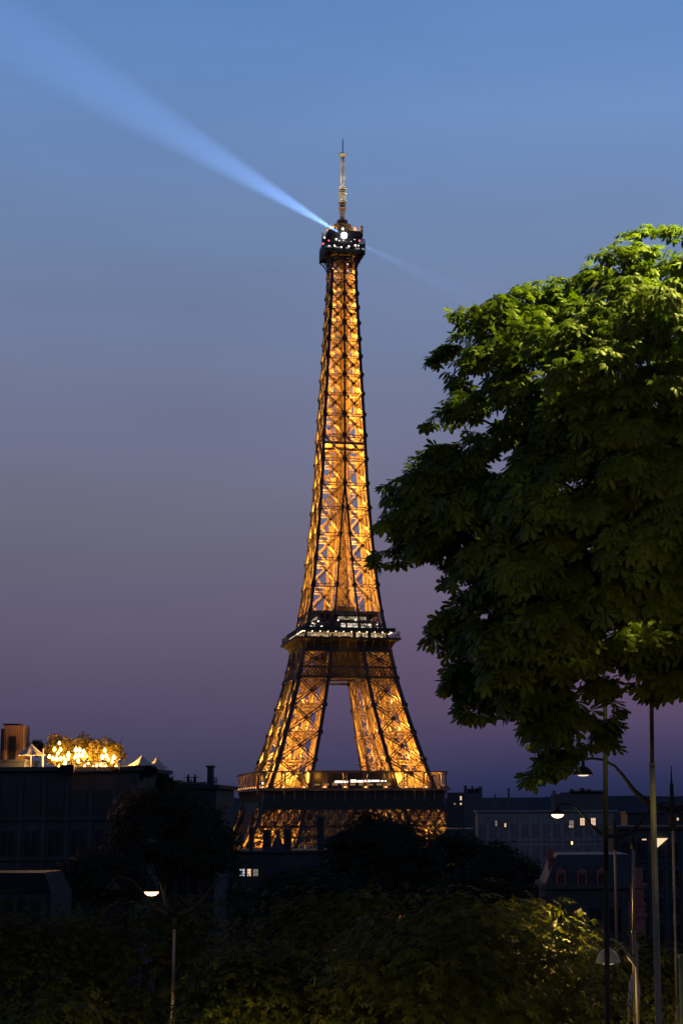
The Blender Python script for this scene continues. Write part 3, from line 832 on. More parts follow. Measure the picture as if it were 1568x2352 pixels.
for z_, kk in ((14, 1.6), (29, 2.4), (40, .75)):
    wdt = wo(z_) - wi(z_)
    for k in range(4):
        c = (wo(z_) + wi(z_)) / 2; l_ = rq(k, (-c, -c, z_))
        light('floodlight_light', l_, 150 * wdt * wdt ** .6 * kk * KP, GOLD, tower, .8); fm.box((l_.x, l_.y, l_.z - .6), .8, .8, .5)
for k in range(4):   # under the galleries
    for x in (-13, 0, 13):
        light('gallery_light', rq(k, (x, -15.2, hz(1503))), 260 * KP, GOLD, tower, .8)
    light('gallery_light', rq(k, (-5.4, -5.4, zU1 + .9)), 3600, (1, .55, .16), tower, .2)
    light('gallery_light', rq(k, (-2.4, -2.4, hz(428))), 520, (1, .82, .55), tower, .2); light('gallery_light', rq(k, (-2.4, -2.4, hz(455))), 420, (1, .82, .55), tower, .2)
    light('gallery_light', rq(k, (-2.2, -2.2, hz(408))), 420, (1, .80, .48), tower, .2); light('gallery_light', rq(k, (-2.2, -2.2, hz(378))), 260, (1, .80, .48), tower, .2)
    light('gallery_light', rq(k, (-13, -W1 + 4, H1 + 4.6)), 700, GOLD, tower, .3); light('gallery_light', rq(k, (15, -W1 + 4, H1 + 4.6)), 700, GOLD, tower, .3)
    for x in (-20, 0, 20): light('gallery_light', rq(k, (x, -W2 - 1.2, hz(1497))), 130, GOLD, tower, .3)
fm.build('floodlight_housing', M['iron_dark'], tower)['kind'] = 'stuff'

# ------------------------------------------------------------------ searchlight beams
def beam_obj(name, label, p0, d, length, half, energy, dens, colr):
    d = Vector(d).normalized()
    mb = MB(); t = math.tan(half * 1.08)
    mb.tube([p0 + d * 1.8, p0 + d * length], [.2, length * t], 40)
    m = bpy.data.materials.new(name + '_air'); m.use_nodes = True
    n = m.node_tree.nodes; n.clear()
    v = n.new('ShaderNodeVolumeScatter'); o = n.new('ShaderNodeOutputMaterial')
    v.inputs['Color'].default_value = (1, 1, 1, 1); v.inputs['Density'].default_value = dens
    m.node_tree.links.new(v.outputs[0], o.inputs['Volume'])
    ob = mb.build(name, m)
    tag(ob, label, 'light beam', kind='thing')
    rot = d.to_track_quat('-Z', 'Y').to_euler()
    light(name + '_light', p0 + d * 1.7, energy, colr, None, .3, 'SPOT', rot, spot_size=2 * half, spot_blend=.9)
    return ob
B0 = P(789, 540, TD - 8)
az = R(27.5); el = R(2.0)
beam_obj('light_beam', 'wide pale blue searchlight beam fanning from the tower top to the upper sky', B0,
         (-math.sin(az) * math.cos(el), -math.cos(az) * math.cos(el), math.sin(el)), 330, R(4.1), 20e6, 0.0012, (.20, .41, 1.0))
B1 = P(800, 547, TD + 8)
beam_obj('light_beam', 'faint blue searchlight beam slanting down behind the tower towards the tree', B1,
         (math.sin(az) * math.cos(el), math.cos(az) * math.cos(el), math.sin(el)), 420, R(3.6), 3.4e6, 0.0006, (.30, .45, 1.0))

# ------------------------------------------------------------------ buildings
def building(name, label, x0, x1, ytop, Y, depth, wall, cat='building', mansard=None, roofmat=None, floors=None, bays=None,
             win=(1.0, 1.9), floor_h=3.2, first=1.6, lit=(), group=None, cornice=True, base=None, yref=None):
    """front wall stands at distance Y; x0, x1, ytop in picture units; windows counted down from the cornice"""
    a = P(x0, yref or ytop, Y); b = P(x1, yref or ytop, Y)
    xc = (a.x + b.x) / 2; w = b.x - a.x; zt = P((x0 + x1) / 2, ytop, Y).z
    g = min(ground_z(xc, Y), ground_z(xc, Y + depth)) - .5 if base is None else base
    root = empty(name, (xc, Y + depth / 2, g))
    tag(root, label, cat, group)
    H = zt - g
    mb = MB(); mb.bx(-w / 2, w / 2, -depth / 2, depth / 2, 0, H)
    if bays and floors:      # pilasters between bays
        for i in range(bays + 1):
            x = -w / 2 + w * i / bays
            mb.bx(max(-w / 2, x - .22), min(w / 2, x + .22), -depth / 2 - .18, -depth / 2 + .02, 0, H - .5)
        for f in range(1, floors + 1):
            zz = H - first - f * floor_h + 1.0
            if zz > 1: mb.bx(-w / 2 - .02, w / 2 + .02, -depth / 2 - .26, -depth / 2 + .03, zz - .15, zz + .12)
    wl_ = mb.build('wall', wall, root)
    if cornice:
        cb = MB(); cb.bx(-w / 2 - .35, w / 2 + .35, -depth / 2 - .45, depth / 2 + .3, H + .003, H + .35); cb.build('cornice', wall, root)
    rz = H + (.353 if cornice else .003)
    if mansard:
        rm = MB(); h = mansard; i_ = h * .45
        z0 = rz
        lo = [(-w / 2, -depth / 2, z0), (w / 2, -depth / 2, z0), (w / 2, depth / 2, z0), (-w / 2, depth / 2, z0)]
        hi = [(-w / 2 + i_, -depth / 2 + i_, z0 + h), (w / 2 - i_, -depth / 2 + i_, z0 + h), (w / 2 - i_, depth / 2 - i_, z0 + h), (-w / 2 + i_, depth / 2 - i_, z0 + h)]
        rm.add(lo + hi, [(0, 3, 2, 1), (4, 5, 6, 7), (0, 1, 5, 4), (1, 2, 6, 5), (2, 3, 7, 6), (3, 0, 4, 7)])
        rm.build('roof', roofmat or M['slate'], root)
    if bays and floors:
        for f in range(floors):
            for i in range(bays):
                x = -w / 2 + w * (i + .5) / bays
                z1 = H - first - f * floor_h; z0 = z1 - win[1]
                if z0 < .3: continue
                fr = MB(); t = .12; yy = -depth / 2
                ww = win[0] / 2
                fr.bx(x - ww - t, x - ww, yy - .12, yy + .05, z0 - t, z1 + t); fr.bx(x + ww, x + ww + t, yy - .12, yy + .05, z0 - t, z1 + t)
                fr.bx(x - ww, x + ww, yy - .12, yy + .05, z1, z1 + t); fr.bx(x - ww, x + ww, yy - .16, yy + .05, z0 - t, z0)
                fr.bx(x - .04, x + .04, yy - .09, yy - .01, z0, z1); fr.bx(x - ww, x + ww, yy - .088, yy - .012, z0 + (z1 - z0) * .66, z0 + (z1 - z0) * .66 + .06)
                fo = fr.build('window', wall, root)
                pn = MB(); pn.bx(x - ww, x + ww, yy - .045, yy - .02, z0, z1)
                pn.build('pane', M['glass_grey'] if wall is M['facade'] else M['glass_dark'], fo)
    return root, w, H, depth

def lit_window(root, cx, cy_, wpx, hpx, Y, em, bars=(1, 1), proud=.1, shape=None):
    """a lit window standing on the front wall of a building at distance Y"""
    c = to_local(root, P(cx, cy_, Y - proud)); s = Y / FPX
    w, h = wpx * s, hpx * s
    fr = MB(); t = max(.05, w * .07)
    if shape is None:
        fr.bx(c.x - w / 2 - t, c.x - w / 2, c.y - .06, c.y + proud, c.z - h / 2 - t, c.z + h / 2 + t); fr.bx(c.x + w / 2, c.x + w / 2 + t, c.y - .06, c.y + proud, c.z - h / 2 - t, c.z + h / 2 + t)
        fr.bx(c.x - w / 2, c.x + w / 2, c.y - .06, c.y + proud, c.z + h / 2, c.z + h / 2 + t); fr.bx(c.x - w / 2, c.x + w / 2, c.y - .06, c.y + proud, c.z - h / 2 - t, c.z - h / 2)
    for i in range(1, bars[0] + 1):
        x = c.x - w / 2 + w * i / (bars[0] + 1); fr.bx(x - t * .4, x + t * .4, c.y - .05, c.y - .01, c.z - h / 2, c.z + h / 2)
    for i in range(1, bars[1] + 1):
        z = c.z - h / 2 + h * i / (bars[1] + 1); fr.bx(c.x - w / 2, c.x + w / 2, c.y - .046, c.y - .012, z - t * .4, z + t * .4)
    fo = fr.build('window', M['facade_dark'], root)
    pn = MB()
    if shape: pn.prism([(c.x + px * s, c.y, c.z - py * s) for px, py in shape], (0, .03, 0))
    else: pn.bx(c.x - w / 2, c.x + w / 2, c.y, c.y + .03, c.z - h / 2, c.z + h / 2)
    pn.build('pane', em, fo)
    return fo

def roof_piece(root, name, x0, x1, y0, y1, Y, thick, m, cone=False, pots=0):
    a = to_local(root, P(x0, y1, Y)); b = to_local(root, P(x1, y0, Y))
    mb = MB()
    if cone:
        cx = (a.x + b.x) / 2; r = (b.x - a.x) / 2
        mb.lathe((cx, a.y + r, a.z), [(r, -1.2), (r, 0), (r * 1.08, .05), (r * .55, (b.z - a.z) * .42), (.12, (b.z - a.z) * .92), (.01, b.z - a.z)], 14)
    else:
        mb.bx(a.x, b.x, a.y, a.y + thick, a.z, b.z)
        mb.bx(a.x - .12, b.x + .12, a.y - .12, a.y + thick + .12, b.z + .002, b.z + .18)
        for i in range(pots):
            x = a.x + (b.x - a.x) * (i + .5) / pots
            mb.tube([(x, a.y + thick / 2, b.z), (x, a.y + thick / 2, b.z + .9)], .16, 8)
    return mb.build(name, m, root)

# left: block that carries the terrace
TY = 150.0
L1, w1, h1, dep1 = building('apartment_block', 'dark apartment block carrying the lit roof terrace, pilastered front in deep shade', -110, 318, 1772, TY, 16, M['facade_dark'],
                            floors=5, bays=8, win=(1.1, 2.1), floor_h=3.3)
roof_piece(L1, 'parapet', -20, 56, 1750, 1772, TY + 1, 5, M['zinc'])
for x0, x1, y0 in ((-60, -44, 1728), (8, 20, 1740)): roof_piece(L1, 'chimney', x0, x1, y0, 1750, TY + 5, 1.0, M['facade_dark'], pots=2)
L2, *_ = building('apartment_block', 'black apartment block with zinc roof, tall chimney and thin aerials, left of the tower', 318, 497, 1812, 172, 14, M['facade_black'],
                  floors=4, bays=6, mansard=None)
roof_piece(L2, 'chimney', 475, 488, 1763, 1812, 173, 1.2, M['facade_black'])
roof_piece(L2, 'roof_house', 396, 412, 1797, 1812, 175, 3, M['zinc'])
roof_piece(L2, 'roof_house', 420, 470, 1801, 1812, 174, 4, M['zinc'])
ae = MB()
for x in (430, 434, 445, 449, 440):
    a = to_local(L2, P(x, 1802, 174)); b = to_local(L2, P(x + (2 if x in (430, 445) else -1), 1779 if x != 440 else 1790, 174))
    ae.tube([a, b], [.12, .05], 6); ae.beam(b - Vector((.35, 0, .3)), b + Vector((.35, 0, -.3)), .07)
ae.build('aerial', M['black_metal'], L2)
ra = MB()
for x in (489, 492, 495, 498):
    a = to_local(L2, P(x, 1814, 172.5)); ra.beam(a, a + Vector((0, 0, 1.2)), .06)
a = to_local(L2, P(488, 1795, 172.5)); b = to_local(L2, P(499, 1795, 172.5)); ra.beam(a, b, .07)
ra.build('railing', M['black_metal'], L2)
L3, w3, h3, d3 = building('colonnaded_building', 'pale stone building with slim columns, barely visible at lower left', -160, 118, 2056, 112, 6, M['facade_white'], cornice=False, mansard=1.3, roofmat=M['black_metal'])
cm = MB()
for i in range(9):
    x = -w3 / 2 + w3 * (i + .5) / 9; cm.tube([(x, -d3 / 2 - .5, h3 - 4.6), (x, -d3 / 2 - .5, h3 - .02)], [.2, .16], 10)
cm.bx(-w3 / 2, w3 / 2, -d3 / 2 - 1, -d3 / 2, h3 - 5, h3 - 4.6)
cm.build('colonnade', M['facade_white'], L3)

# centre: dark roofs in front of the tower foot
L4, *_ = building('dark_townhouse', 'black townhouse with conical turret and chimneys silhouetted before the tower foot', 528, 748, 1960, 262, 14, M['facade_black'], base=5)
roof_piece(L4, 'chimney', 603, 620, 1909, 1958, 264, 1.6, M['facade_black'], pots=0)
roof_piece(L4, 'chimney', 573, 581, 1903, 1958, 264, 1.6, M['facade_black'])
roof_piece(L4, 'chimney', 651, 668, 1908, 1958, 264, 1.6, M['facade_black'])
roof_piece(L4, 'chimney', 728, 744, 1880, 1958, 266, 1.8, M['facade_black'])
roof_piece(L4, 'turret', 618, 654, 1909, 1956, 263, 2, M['slate'], cone=True)
lit_window(L4, 556, 2005, 11, 16, 262, E_['window_cold'], (1, 2)); lit_window(L4, 572, 2005, 8, 16, 262, E_['window'], (0, 2)); lit_window(L4, 587, 2005, 11, 15, 262, E_['window_dim'], (1, 1))
L4b, *_ = building('dark_house', 'black house among dark trees right of the tower foot', 1000, 1110, 1962, 245, 12, M['facade_black'], mansard=3, base=5)

# right: long pale building, lit windows
RY = 300.0
L5, w5, h5, d5 = building('long_stone_building', 'long grey stone building with three warm lit windows behind the street lamps', 1095, 1412, 1866, RY, 16, M['facade'],
                          floors=4, bays=13, win=(1.1, 2.0), floor_h=3.6, first=2.0)
for (x, y, w, h, e, bars) in ((1312, 1894, 10, 17, 'window_dim', (1, 1)), (1337, 1888, 10, 16, 'window', (1, 2)), (1362, 1888, 10, 16, 'window', (2, 1)), (1313, 1937, 4, 7, 'tw_warm', (0, 0)),
                              (1160, 1896, 4, 8, 'window', (0, 1)), (1139, 1892, 4, 12, 'window_dim', (0, 1)), (1311, 1899, 10, 5, 'window', (1, 0))):
    lit_window(L5, x, y, w, h, RY, E_[e], bars, proud=.45)
L5b, *_ = building('slate_roofed_block', 'dark slate roofed block with a slanting lit attic window by the flagpole', 1415, 1640, 1905, 215, 12, M['facade_dark'], mansard=None, floors=4, bays=6)
lit_window(L5b, 1500, 1926, 34, 19, 215, emit('attic_window_glow', (1, .74, .42), 1.0), (0, 0), proud=.5, shape=[(0, 0), (33, 0), (10, 20), (8, 20), (8, 15), (0, 15)])
lit_window(L5b, 1479, 1929, 10, 3, 215, E_['window'], (0, 0), proud=.5)
L5c, *_ = building('far_block', 'dark far block with a few tiny lit windows at the right edge', 1440, 1680, 1868, 380, 14, M['facade_dark'])
for (x, y, w, h) in ((1545, 1870, 3, 4), (1556, 1876, 4, 6), (1565, 1893, 3, 5)):
    lit_window(L5c, x, y + 6, w, h, 380, E_['window'], (0, 0))
# mansard house with red dormers
L6, w6, h6, d6 = building('mansard_house', 'dark mansard roofed house with red framed dormer windows', 1252, 1478, 2042, 150, 11, M['facade_dark'], floors=4, bays=5, mansard=2.4, roofmat=M['slate'])
for x in (1288, 1336, 1381):
    c = to_local(L6, P(x, 2022, 150)); s = 150 / FPX
    w = 22 * s
    db = MB(); db.bx(c.x - w / 2, c.x + w / 2, c.y - .15, c.y + 2.2, c.z - .45, c.z + 18 * s); db.prism([(c.x - w * .6, c.y - .25, c.z + 18 * s), (c.x + w * .6, c.y - .25, c.z + 18 * s), (c.x, c.y - .25, c.z + 27 * s)], (0, 2.4, 0))
    do = db.build('dormer', M['terracotta'], L6)
    pn = MB(); pn.bx(c.x - w * .3, c.x - w * .04, c.y - .19, c.y - .14, c.z - .3, c.z + 14 * s); pn.bx(c.x + w * .04, c.x + w * .3, c.y - .19, c.y - .14, c.z - .3, c.z + 14 * s)
    pn.build('pane', M['glass_dark'], do)
roof_piece(L6, 'chimney', 1176 + 84, 1186 + 84, 1975, 2040, 152, 1.4, M['brick'], pots=2)
# red brick chimney tower behind flagpole
L7 = empty('brick_chimney_stack', P(1464, 2120, 142) - Vector((0, 0, 6)))
tag(L7, 'dull red brick chimney stack with stepped bands behind the flagpole', 'chimney')
bk = MB(); s = 142 / FPX
def l7(x, y): return to_local(L7, P(x, y, 142))
for (x0, x1, y0, y1, e) in ((1449, 1481, 2080, 2180, 0), (1452, 1478, 2040, 2079.5, .1), (1447, 1483, 2074, 2081, -.15), (1455, 1476, 2022, 2039.5, .2), (1451, 1480, 2034, 2041, -.1), (1446, 1485, 2100, 2108, -.2)):
    a = l7(x0, y1); b = l7(x1, y0); bk.bx(a.x, b.x, e, 1.6 - e, a.z, b.z)
bk.build('stack', M['brick'], L7)
pt = MB()
for x in (1459, 1466, 1473):
    a = l7(x, 2022); pt.lathe((a.x, .8, a.z), [(.2, 0), (.17, .7), (.21, .72), (.21, .85), (.01, .85)], 8)
pt.build('chimney_pot', M['terracotta'], L7)

# skyline far away
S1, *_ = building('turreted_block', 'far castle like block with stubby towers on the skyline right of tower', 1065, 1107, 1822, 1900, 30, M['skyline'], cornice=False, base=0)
tw = MB()
for x0, x1, y in ((1065, 1072, 1805), (1075, 1080, 1812), (1082, 1087, 1806), (1091, 1098, 1810), (1099, 1107, 1806.5), (1072, 1100, 1813)):
    a = to_local(S1, P(x0, 1823, 1902)); b = to_local(S1, P(x1, y, 1902)); tw.bx(a.x, b.x, a.y, a.y + 12 - (x0 - 1065) * .03, a.z, b.z)
tw.build('tower_top', M['skyline'], S1)
S2, *_ = building('flat_roofed_block', 'flat roofed far block with bright window close to the tower', 1026, 1066, 1821, 540, 14, M['facade_dark'], cornice=False, base=0)
lit_window(S2, 1058, 1834, 4, 9, 540, E_['window'], (0, 1)); lit_window(S2, 1044, 1847, 4, 4, 540, E_['window_dim'], (0, 0)); lit_window(S2, 1058, 1847, 4, 4, 540, E_['window'], (0, 0))
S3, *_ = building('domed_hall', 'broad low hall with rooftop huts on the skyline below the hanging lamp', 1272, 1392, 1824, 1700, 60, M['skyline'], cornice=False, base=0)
tw = MB()
for x0, x1, y in ((1290, 1392, 1820), (1310, 1388, 1816), (1313, 1316, 1812), (1335, 1342, 1810), (1350, 1356, 1813), (1272, 1275, 1816)):
    a = to_local(S3, P(x0, 1825, 1702)); b = to_local(S3, P(x1, y, 1702)); tw.bx(a.x, b.x, a.y, a.y + 30 - (x0 - 1272) * .05, a.z, b.z)
tw.build('roof_hut', M['skyline'], S3)
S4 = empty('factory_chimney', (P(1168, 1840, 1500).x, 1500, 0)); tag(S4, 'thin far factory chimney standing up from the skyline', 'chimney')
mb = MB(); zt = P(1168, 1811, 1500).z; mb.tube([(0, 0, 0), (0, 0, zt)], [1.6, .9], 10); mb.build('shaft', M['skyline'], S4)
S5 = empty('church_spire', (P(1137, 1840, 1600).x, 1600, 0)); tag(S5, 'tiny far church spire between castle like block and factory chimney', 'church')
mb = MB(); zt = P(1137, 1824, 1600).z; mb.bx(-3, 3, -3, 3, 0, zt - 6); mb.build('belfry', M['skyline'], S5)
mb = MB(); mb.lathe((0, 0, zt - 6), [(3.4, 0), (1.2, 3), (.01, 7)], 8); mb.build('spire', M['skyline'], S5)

# ------------------------------------------------------------------ foliage
def leaf_mesh(name, pos, nrm, axis, size, m, parent, leaflets=7, lod=0, droop=.32, seed=1, tint=None):
    r = np.random.default_rng(seed)
    N = len(pos)
    nrm = nrm / np.linalg.norm(nrm, axis=1, keepdims=True)
    axis = axis - nrm * (axis * nrm).sum(1, keepdims=True)
    axis = axis / (np.linalg.norm(axis, axis=1, keepdims=True) + 1e-9)
    b = np.cross(nrm, axis)
    if leaflets == 7: ang = np.radians([-128, -84, -40, 0, 40, 84, 128]); ln = np.array([.55, .78, .95, 1.0, .95, .78, .55])
    elif leaflets == 5: ang = np.radians([-110, -55, 0, 55, 110]); ln = np.array([.65, .9, 1.0, .9, .65])
    else: ang = np.radians([-70, 0, 70]); ln = np.array([.8, 1, .8])
    if lod == 0:
        T = np.array([(0.03, 0, 0), (.36, -.10, -.03), (.36, 0, .02), (.36, .10, -.03), (.70, -.185, -.045), (.70, 0, .02), (.70, .185, -.045), (.9, -.10, -.02), (.9, .10, -.02), (1.0, 0, 0)])
        FC = [(0, 2, 1, 1), (0, 3, 2, 2), (1, 2, 5, 4), (2, 3, 6, 5), (4, 5, 9, 7), (5, 6, 8, 9)]
    else:
        T = np.array([(0.0, 0, 0), (.62, -.21, -.05), (.62, .21, -.05), (1.0, 0, 0)])
        FC = [(0, 2, 3, 1)]
    L = len(ang)
    an = ang[None, :] + r.normal(0, .10, (N, L))
    le = ln[None, :] * r.uniform(.88, 1.1, (N, L)) * size[:, None]
    dr = droop * r.uniform(.5, 1.5, (N, L))
    d = axis[:, None, :] * np.cos(an)[..., None] + b[:, None, :] * np.sin(an)[..., None]
    c = np.cross(nrm[:, None, :], d)
    u, v, w = T[:, 0], T[:, 1], T[:, 2]
    ww = w[None, None, :] - dr[..., None] * u[None, None, :] ** 2
    V = (pos[:, None, None, :] + le[..., None, None] * (u[None, None, :, None] * (1 - .12 * dr[..., None, None]) * d[:, :, None, :] + v[None, None, :, None] * c[:, :, None, :] + ww[..., None] * nrm[:, None, None, :]))
    nv = len(T); V = V.reshape(-1, 3)
    K = N * L
    base = (np.arange(K) * nv)[:, None]
    loops = []; tot = []
    faces_t = [f for f in FC]
    tri_fix = [tuple(dict.fromkeys(f)) for f in faces_t]
    me = bpy.data.meshes.new(name)
    idx = []; lens = []
    for f in tri_fix:
        idx.append(base + np.array(f)[None, :]); lens.append(len(f))
    li = np.concatenate([a.reshape(-1) for a in idx]); lt = np.concatenate([np.full(K, l) for l in lens])
    ls = np.concatenate([[0], np.cumsum(lt)[:-1]])
    me.vertices.add(len(V)); me.vertices.foreach_set('co', V.astype(np.float32).reshape(-1))
    me.loops.add(len(li)); me.loops.foreach_set('vertex_index', li.astype(np.int32))
    me.polygons.add(len(lt)); me.polygons.foreach_set('loop_start', ls.astype(np.int32)); me.polygons.foreach_set('loop_total', lt.astype(np.int32))
    me.update(calc_edges=True)
    at = me.attributes.new('tint', 'FLOAT', 'POINT')
    tv = (tint if tint is not None else r.beta(1.6, 2.2, N))
    at.data.foreach_set('value', np.repeat(tv, L * nv).astype(np.float32))
    o = bpy.data.objects.new(name, me); col.objects.link(o); o.data.materials.append(m)
    if parent is not None: o.parent = parent
    return o

def limbs(name, segs, m, parent):
    mb = MB()
    for pts, rad in segs: mb.tube(pts, rad, 8)
    return mb.build(name, m, parent, True)

def wob(a, b, n, amp, r):
    a = Vector(a); b = Vector(b); out = []
    for i in range(n + 1):
        t = i / n; p = a.lerp(b, t)
        k = math.sin(math.pi * t) * amp
        out.append(p + Vector((r.normal(0, k), r.normal(0, k), r.normal(0, k) + k * .8)))
    return out

# --- the big chestnut at the right, standing on the slope by the camera
BY = 22.0
outline = [(1568, 512), (1480, 516), (1405, 540), (1340, 592), (1322, 622), (1250, 628), (1170, 648), (1132, 688), (1060, 692), (1024, 718), (1052, 738), (1012, 790), (978, 832),
           (1004, 862), (1044, 890), (990, 938), (966, 988), (1040, 985), (1110, 1000), (1000, 1012), (948, 1030), (930, 1072), (868, 1115), (884, 1152), (864, 1208), (902, 1236), (846, 1272), (852, 1308),
           (935, 1304), (1000, 1284), (1024, 1326), (1002, 1342), (1046, 1364), (1004, 1404), (962, 1478), (1004, 1500), (1022, 1532), (1016, 1590), (1052, 1600), (1040, 1632), (1058, 1660),
           (1138, 1650), (1190, 1615), (1192, 1690), (1232, 1700), (1250, 1722), (1204, 1780), (1206, 1808), (1286, 1782), (1336, 1728), (1424, 1716), (1406, 1680), (1436, 1636), (1412, 1580), (1480, 1592),
           (1568, 1598), (1660, 1640), (1780, 1620), (1900, 1540), (2010, 1400), (2080, 1200), (2070, 980), (1990, 780), (1880, 640), (1760, 550), (1660, 512)]
OL = np.array(outline, float)
def inside(px, py):
    x0, y0 = OL[:, 0], OL[:, 1]; x1, y1 = np.roll(x0, -1), np.roll(y0, -1)
    c = np.zeros(len(px), bool)
    for a, b, c_, d in zip(x0, y0, x1, y1):
        m_ = ((b > py) != (d > py)) & (px < (c_ - a) * (py - b) / (d - b + 1e-9) + a)
        c ^= m_
    return c
def edge_dist(px, py):
    best = np.full(len(px), 1e9)
    for i in range(len(OL)):
        a = OL[i]; b = OL[(i + 1) % len(OL)]; ab = b - a
        t = np.clip(((px - a[0]) * ab[0] + (py - a[1]) * ab[1]) / (ab @ ab), 0, 1)
        best = np.minimum(best, np.hypot(px - a[0] - t * ab[0], py - a[1] - t * ab[1]))
    return best
def Pn(x, y, Y):
    Fv, Rv, Uv = np.array(F), np.array(RT), np.array(UP)
    d = Fv[None] + Rv[None] * ((x - PX) / FPX)[:, None] + Uv[None] * ((PY - y) / FPX)[:, None]
    return np.array(CAM)[None] + d * (Y / d[:, 1])[:, None]

r = np.random.default_rng(21)
big = empty('chestnut_tree', (P(1800, 1700, BY).x, BY, ground_z(3.5, BY)))
tag(big, 'large horse chestnut with broad leaves, crown lit yellow green from above', 'tree')
# boughs: flattened tiers of leaf clumps, with gaps between them
bx_, by_ = [], []
tries = 0
while tries < 9000:
    tries += 1
    x, y = r.uniform(850, 2080), r.uniform(505, 1820)
    if any((x - u) ** 2 / 74 ** 2 + (y - v) ** 2 / 58 ** 2 < 1 for u, v in zip(bx_, by_)): continue
    bx_.append(x); by_.append(y)
bx_, by_ = np.array(bx_), np.array(by_)
ok = inside(bx_, by_); bx_, by_ = bx_[ok], by_[ok]
bd = edge_dist(bx_, by_)
ok = bd > 14; bx_, by_, bd = bx_[ok], by_[ok], bd[ok]
LP = []; LN = []; LA = []; LS = []; LT = []; TW = []
crown_c = np.array(P(1560, 1250, BY))
sc = BY / FPX
for i in range(len(bx_)):
    hd = min(3.0, .2 + .013 * bd[i])
    layers = [0.0] if bd[i] < 40 else ([-1, .4] if bd[i] < 110 else [-1, -.35, .5])
    for lz in layers:
        yy = BY + hd * lz + r.normal(0, .25)
        bc_ = np.array(P(bx_[i] + r.normal(0, 14), by_[i] + r.normal(0, 12), yy))
        rx = min(66, 32 + bd[i] * .6) * sc * r.uniform(.7, 1.25); rz = rx * r.uniform(.42, .85)
        n_ = int((128 if bx_[i] < 1640 else 70) * min(1.25, (rx / (70 * sc)) ** 1.5))
        out = bc_ - crown_c; out[2] *= .2; out /= np.linalg.norm(out) + 1e-6
        v = r.normal(0, 1, (n_, 3)); v /= np.linalg.norm(v, axis=1, keepdims=True)
        v[:, 2] = np.abs(v[:, 2]) * np.where(r.uniform(0, 1, n_) < .72, 1, -.8)
        rad = r.uniform(.25, 1.0, n_) ** .45 * np.where(r.uniform(0, 1, n_) < .22, r.uniform(1.0, 1.45, n_), 1.0)
        pp_ = v * rad[:, None] * np.array([rx, rx * .8, rz])
        # bough tilts down towards its tip
        pp_[:, 2] -= .28 * (pp_ @ out)
        hor = v * np.array([1, 1, .15]) + out * .55 + r.normal(0, .25, (n_, 3))
        LP.append(bc_ + pp_); LA.append(hor + np.array([0, 0, -.15]))
        LN.append(np.array([0, -.12, .95]) + hor * .6 + r.normal(0, .40, (n_, 3)))
        LS.append(r.uniform(.08, .185, n_) * (1 + .42 * (by_[i] - 1000) / 700)); LT.append(np.clip(r.normal(.42, .2, n_) + r.normal(0, .14), 0, 1))
        TW.append((bc_, out, rx if bd[i] > 45 else 0))
LP = np.concatenate(LP); LA = np.concatenate(LA); LN = np.concatenate(LN); LS = np.concatenate(LS); LT = np.concatenate(LT)
# drop leaves whose base would stand outside the measured crown
rel = LP - np.array(CAM); dep = rel @ np.array(F)
lx = PX + FPX * (rel @ np.array(RT)) / dep; ly = PY - FPX * (rel @ np.array(UP)) / dep
keep = inside(lx, ly)
for gx_, gy_, ga, gb_ in ((1105, 992, 34, 12), (1160, 1000, 26, 9), (1130, 940, 16, 9), (1345, 1000, 22, 12), (1475, 830, 34, 10), (1510, 860, 26, 9), (1240, 1180, 12, 10), (1055, 1245, 30, 10), (1090, 1300, 20, 12), (1440, 770, 20, 8)):
    keep &= ~(((lx - gx_) / ga) ** 2 + ((ly - gy_) / gb_) ** 2 < 1)
LP, LA, LN, LS, LT = LP[keep], LA[keep], LN[keep], LS[keep], LT[keep]
# fringe along the silhouette so that leaf fans close the outline
fx = []; fy = []
for i in range(len(OL)):
    a, b = OL[i], OL[(i + 1) % len(OL)]
    k = max(1, int(np.hypot(*(b - a)) / 11))
    for t in range(k):
        q = a + (b - a) * (t + r.uniform(0, 1)) / k; fx.append(q[0]); fy.append(q[1])
fx = np.array(fx); fy = np.array(fy)
# pull towards the inside
gx = np.zeros_like(fx); gy = np.zeros_like(fy)
for dx, dy in ((16, 0), (-16, 0), (0, 16), (0, -16)):
    ins = inside(fx + dx, fy + dy); gx += ins * dx; gy += ins * dy
fx2, fy2 = fx + gx * .8, fy + gy * .8
fp = Pn(fx2, fy2, BY + r.normal(0, .12, len(fx)))
fd = Pn(fx - gx, fy - gy, np.full(len(fx), BY)) - Pn(fx, fy, np.full(len(fx), BY))
fd /= np.linalg.norm(fd, axis=1, keepdims=True) + 1e-9
LP = np.concatenate([LP, fp]); LA = np.concatenate([LA, fd + r.normal(0, .2, fd.shape) + np.array([0, 0, -.3])]); LN = np.concatenate([LN, np.array([0, -.55, .8]) + r.normal(0, .25, fd.shape)])
LS = np.concatenate([LS, r.uniform(.12, .175, len(fx)) * (1 + .25 * (fy - 1100) / 700)]); LT = np.concatenate([LT, np.clip(r.normal(.4, .2, len(fx)), 0, 1)])
base_ = np.array(big.location)
leaf_mesh('crown', LP - base_, LN, LA, LS, M['leaf'], big, 7, 0, .35, 5, LT)
segs = []
t0 = Vector((0, 0, -.3)); t1 = Vector(P(1760, 1380, BY + .2)) - big.location
segs.append(([t0, t0.lerp(t1, .4) + Vector((.05, .05, 0)), t0.lerp(t1, .75), t1], [.36, .28, .23, .17]))
trunk_end = t1
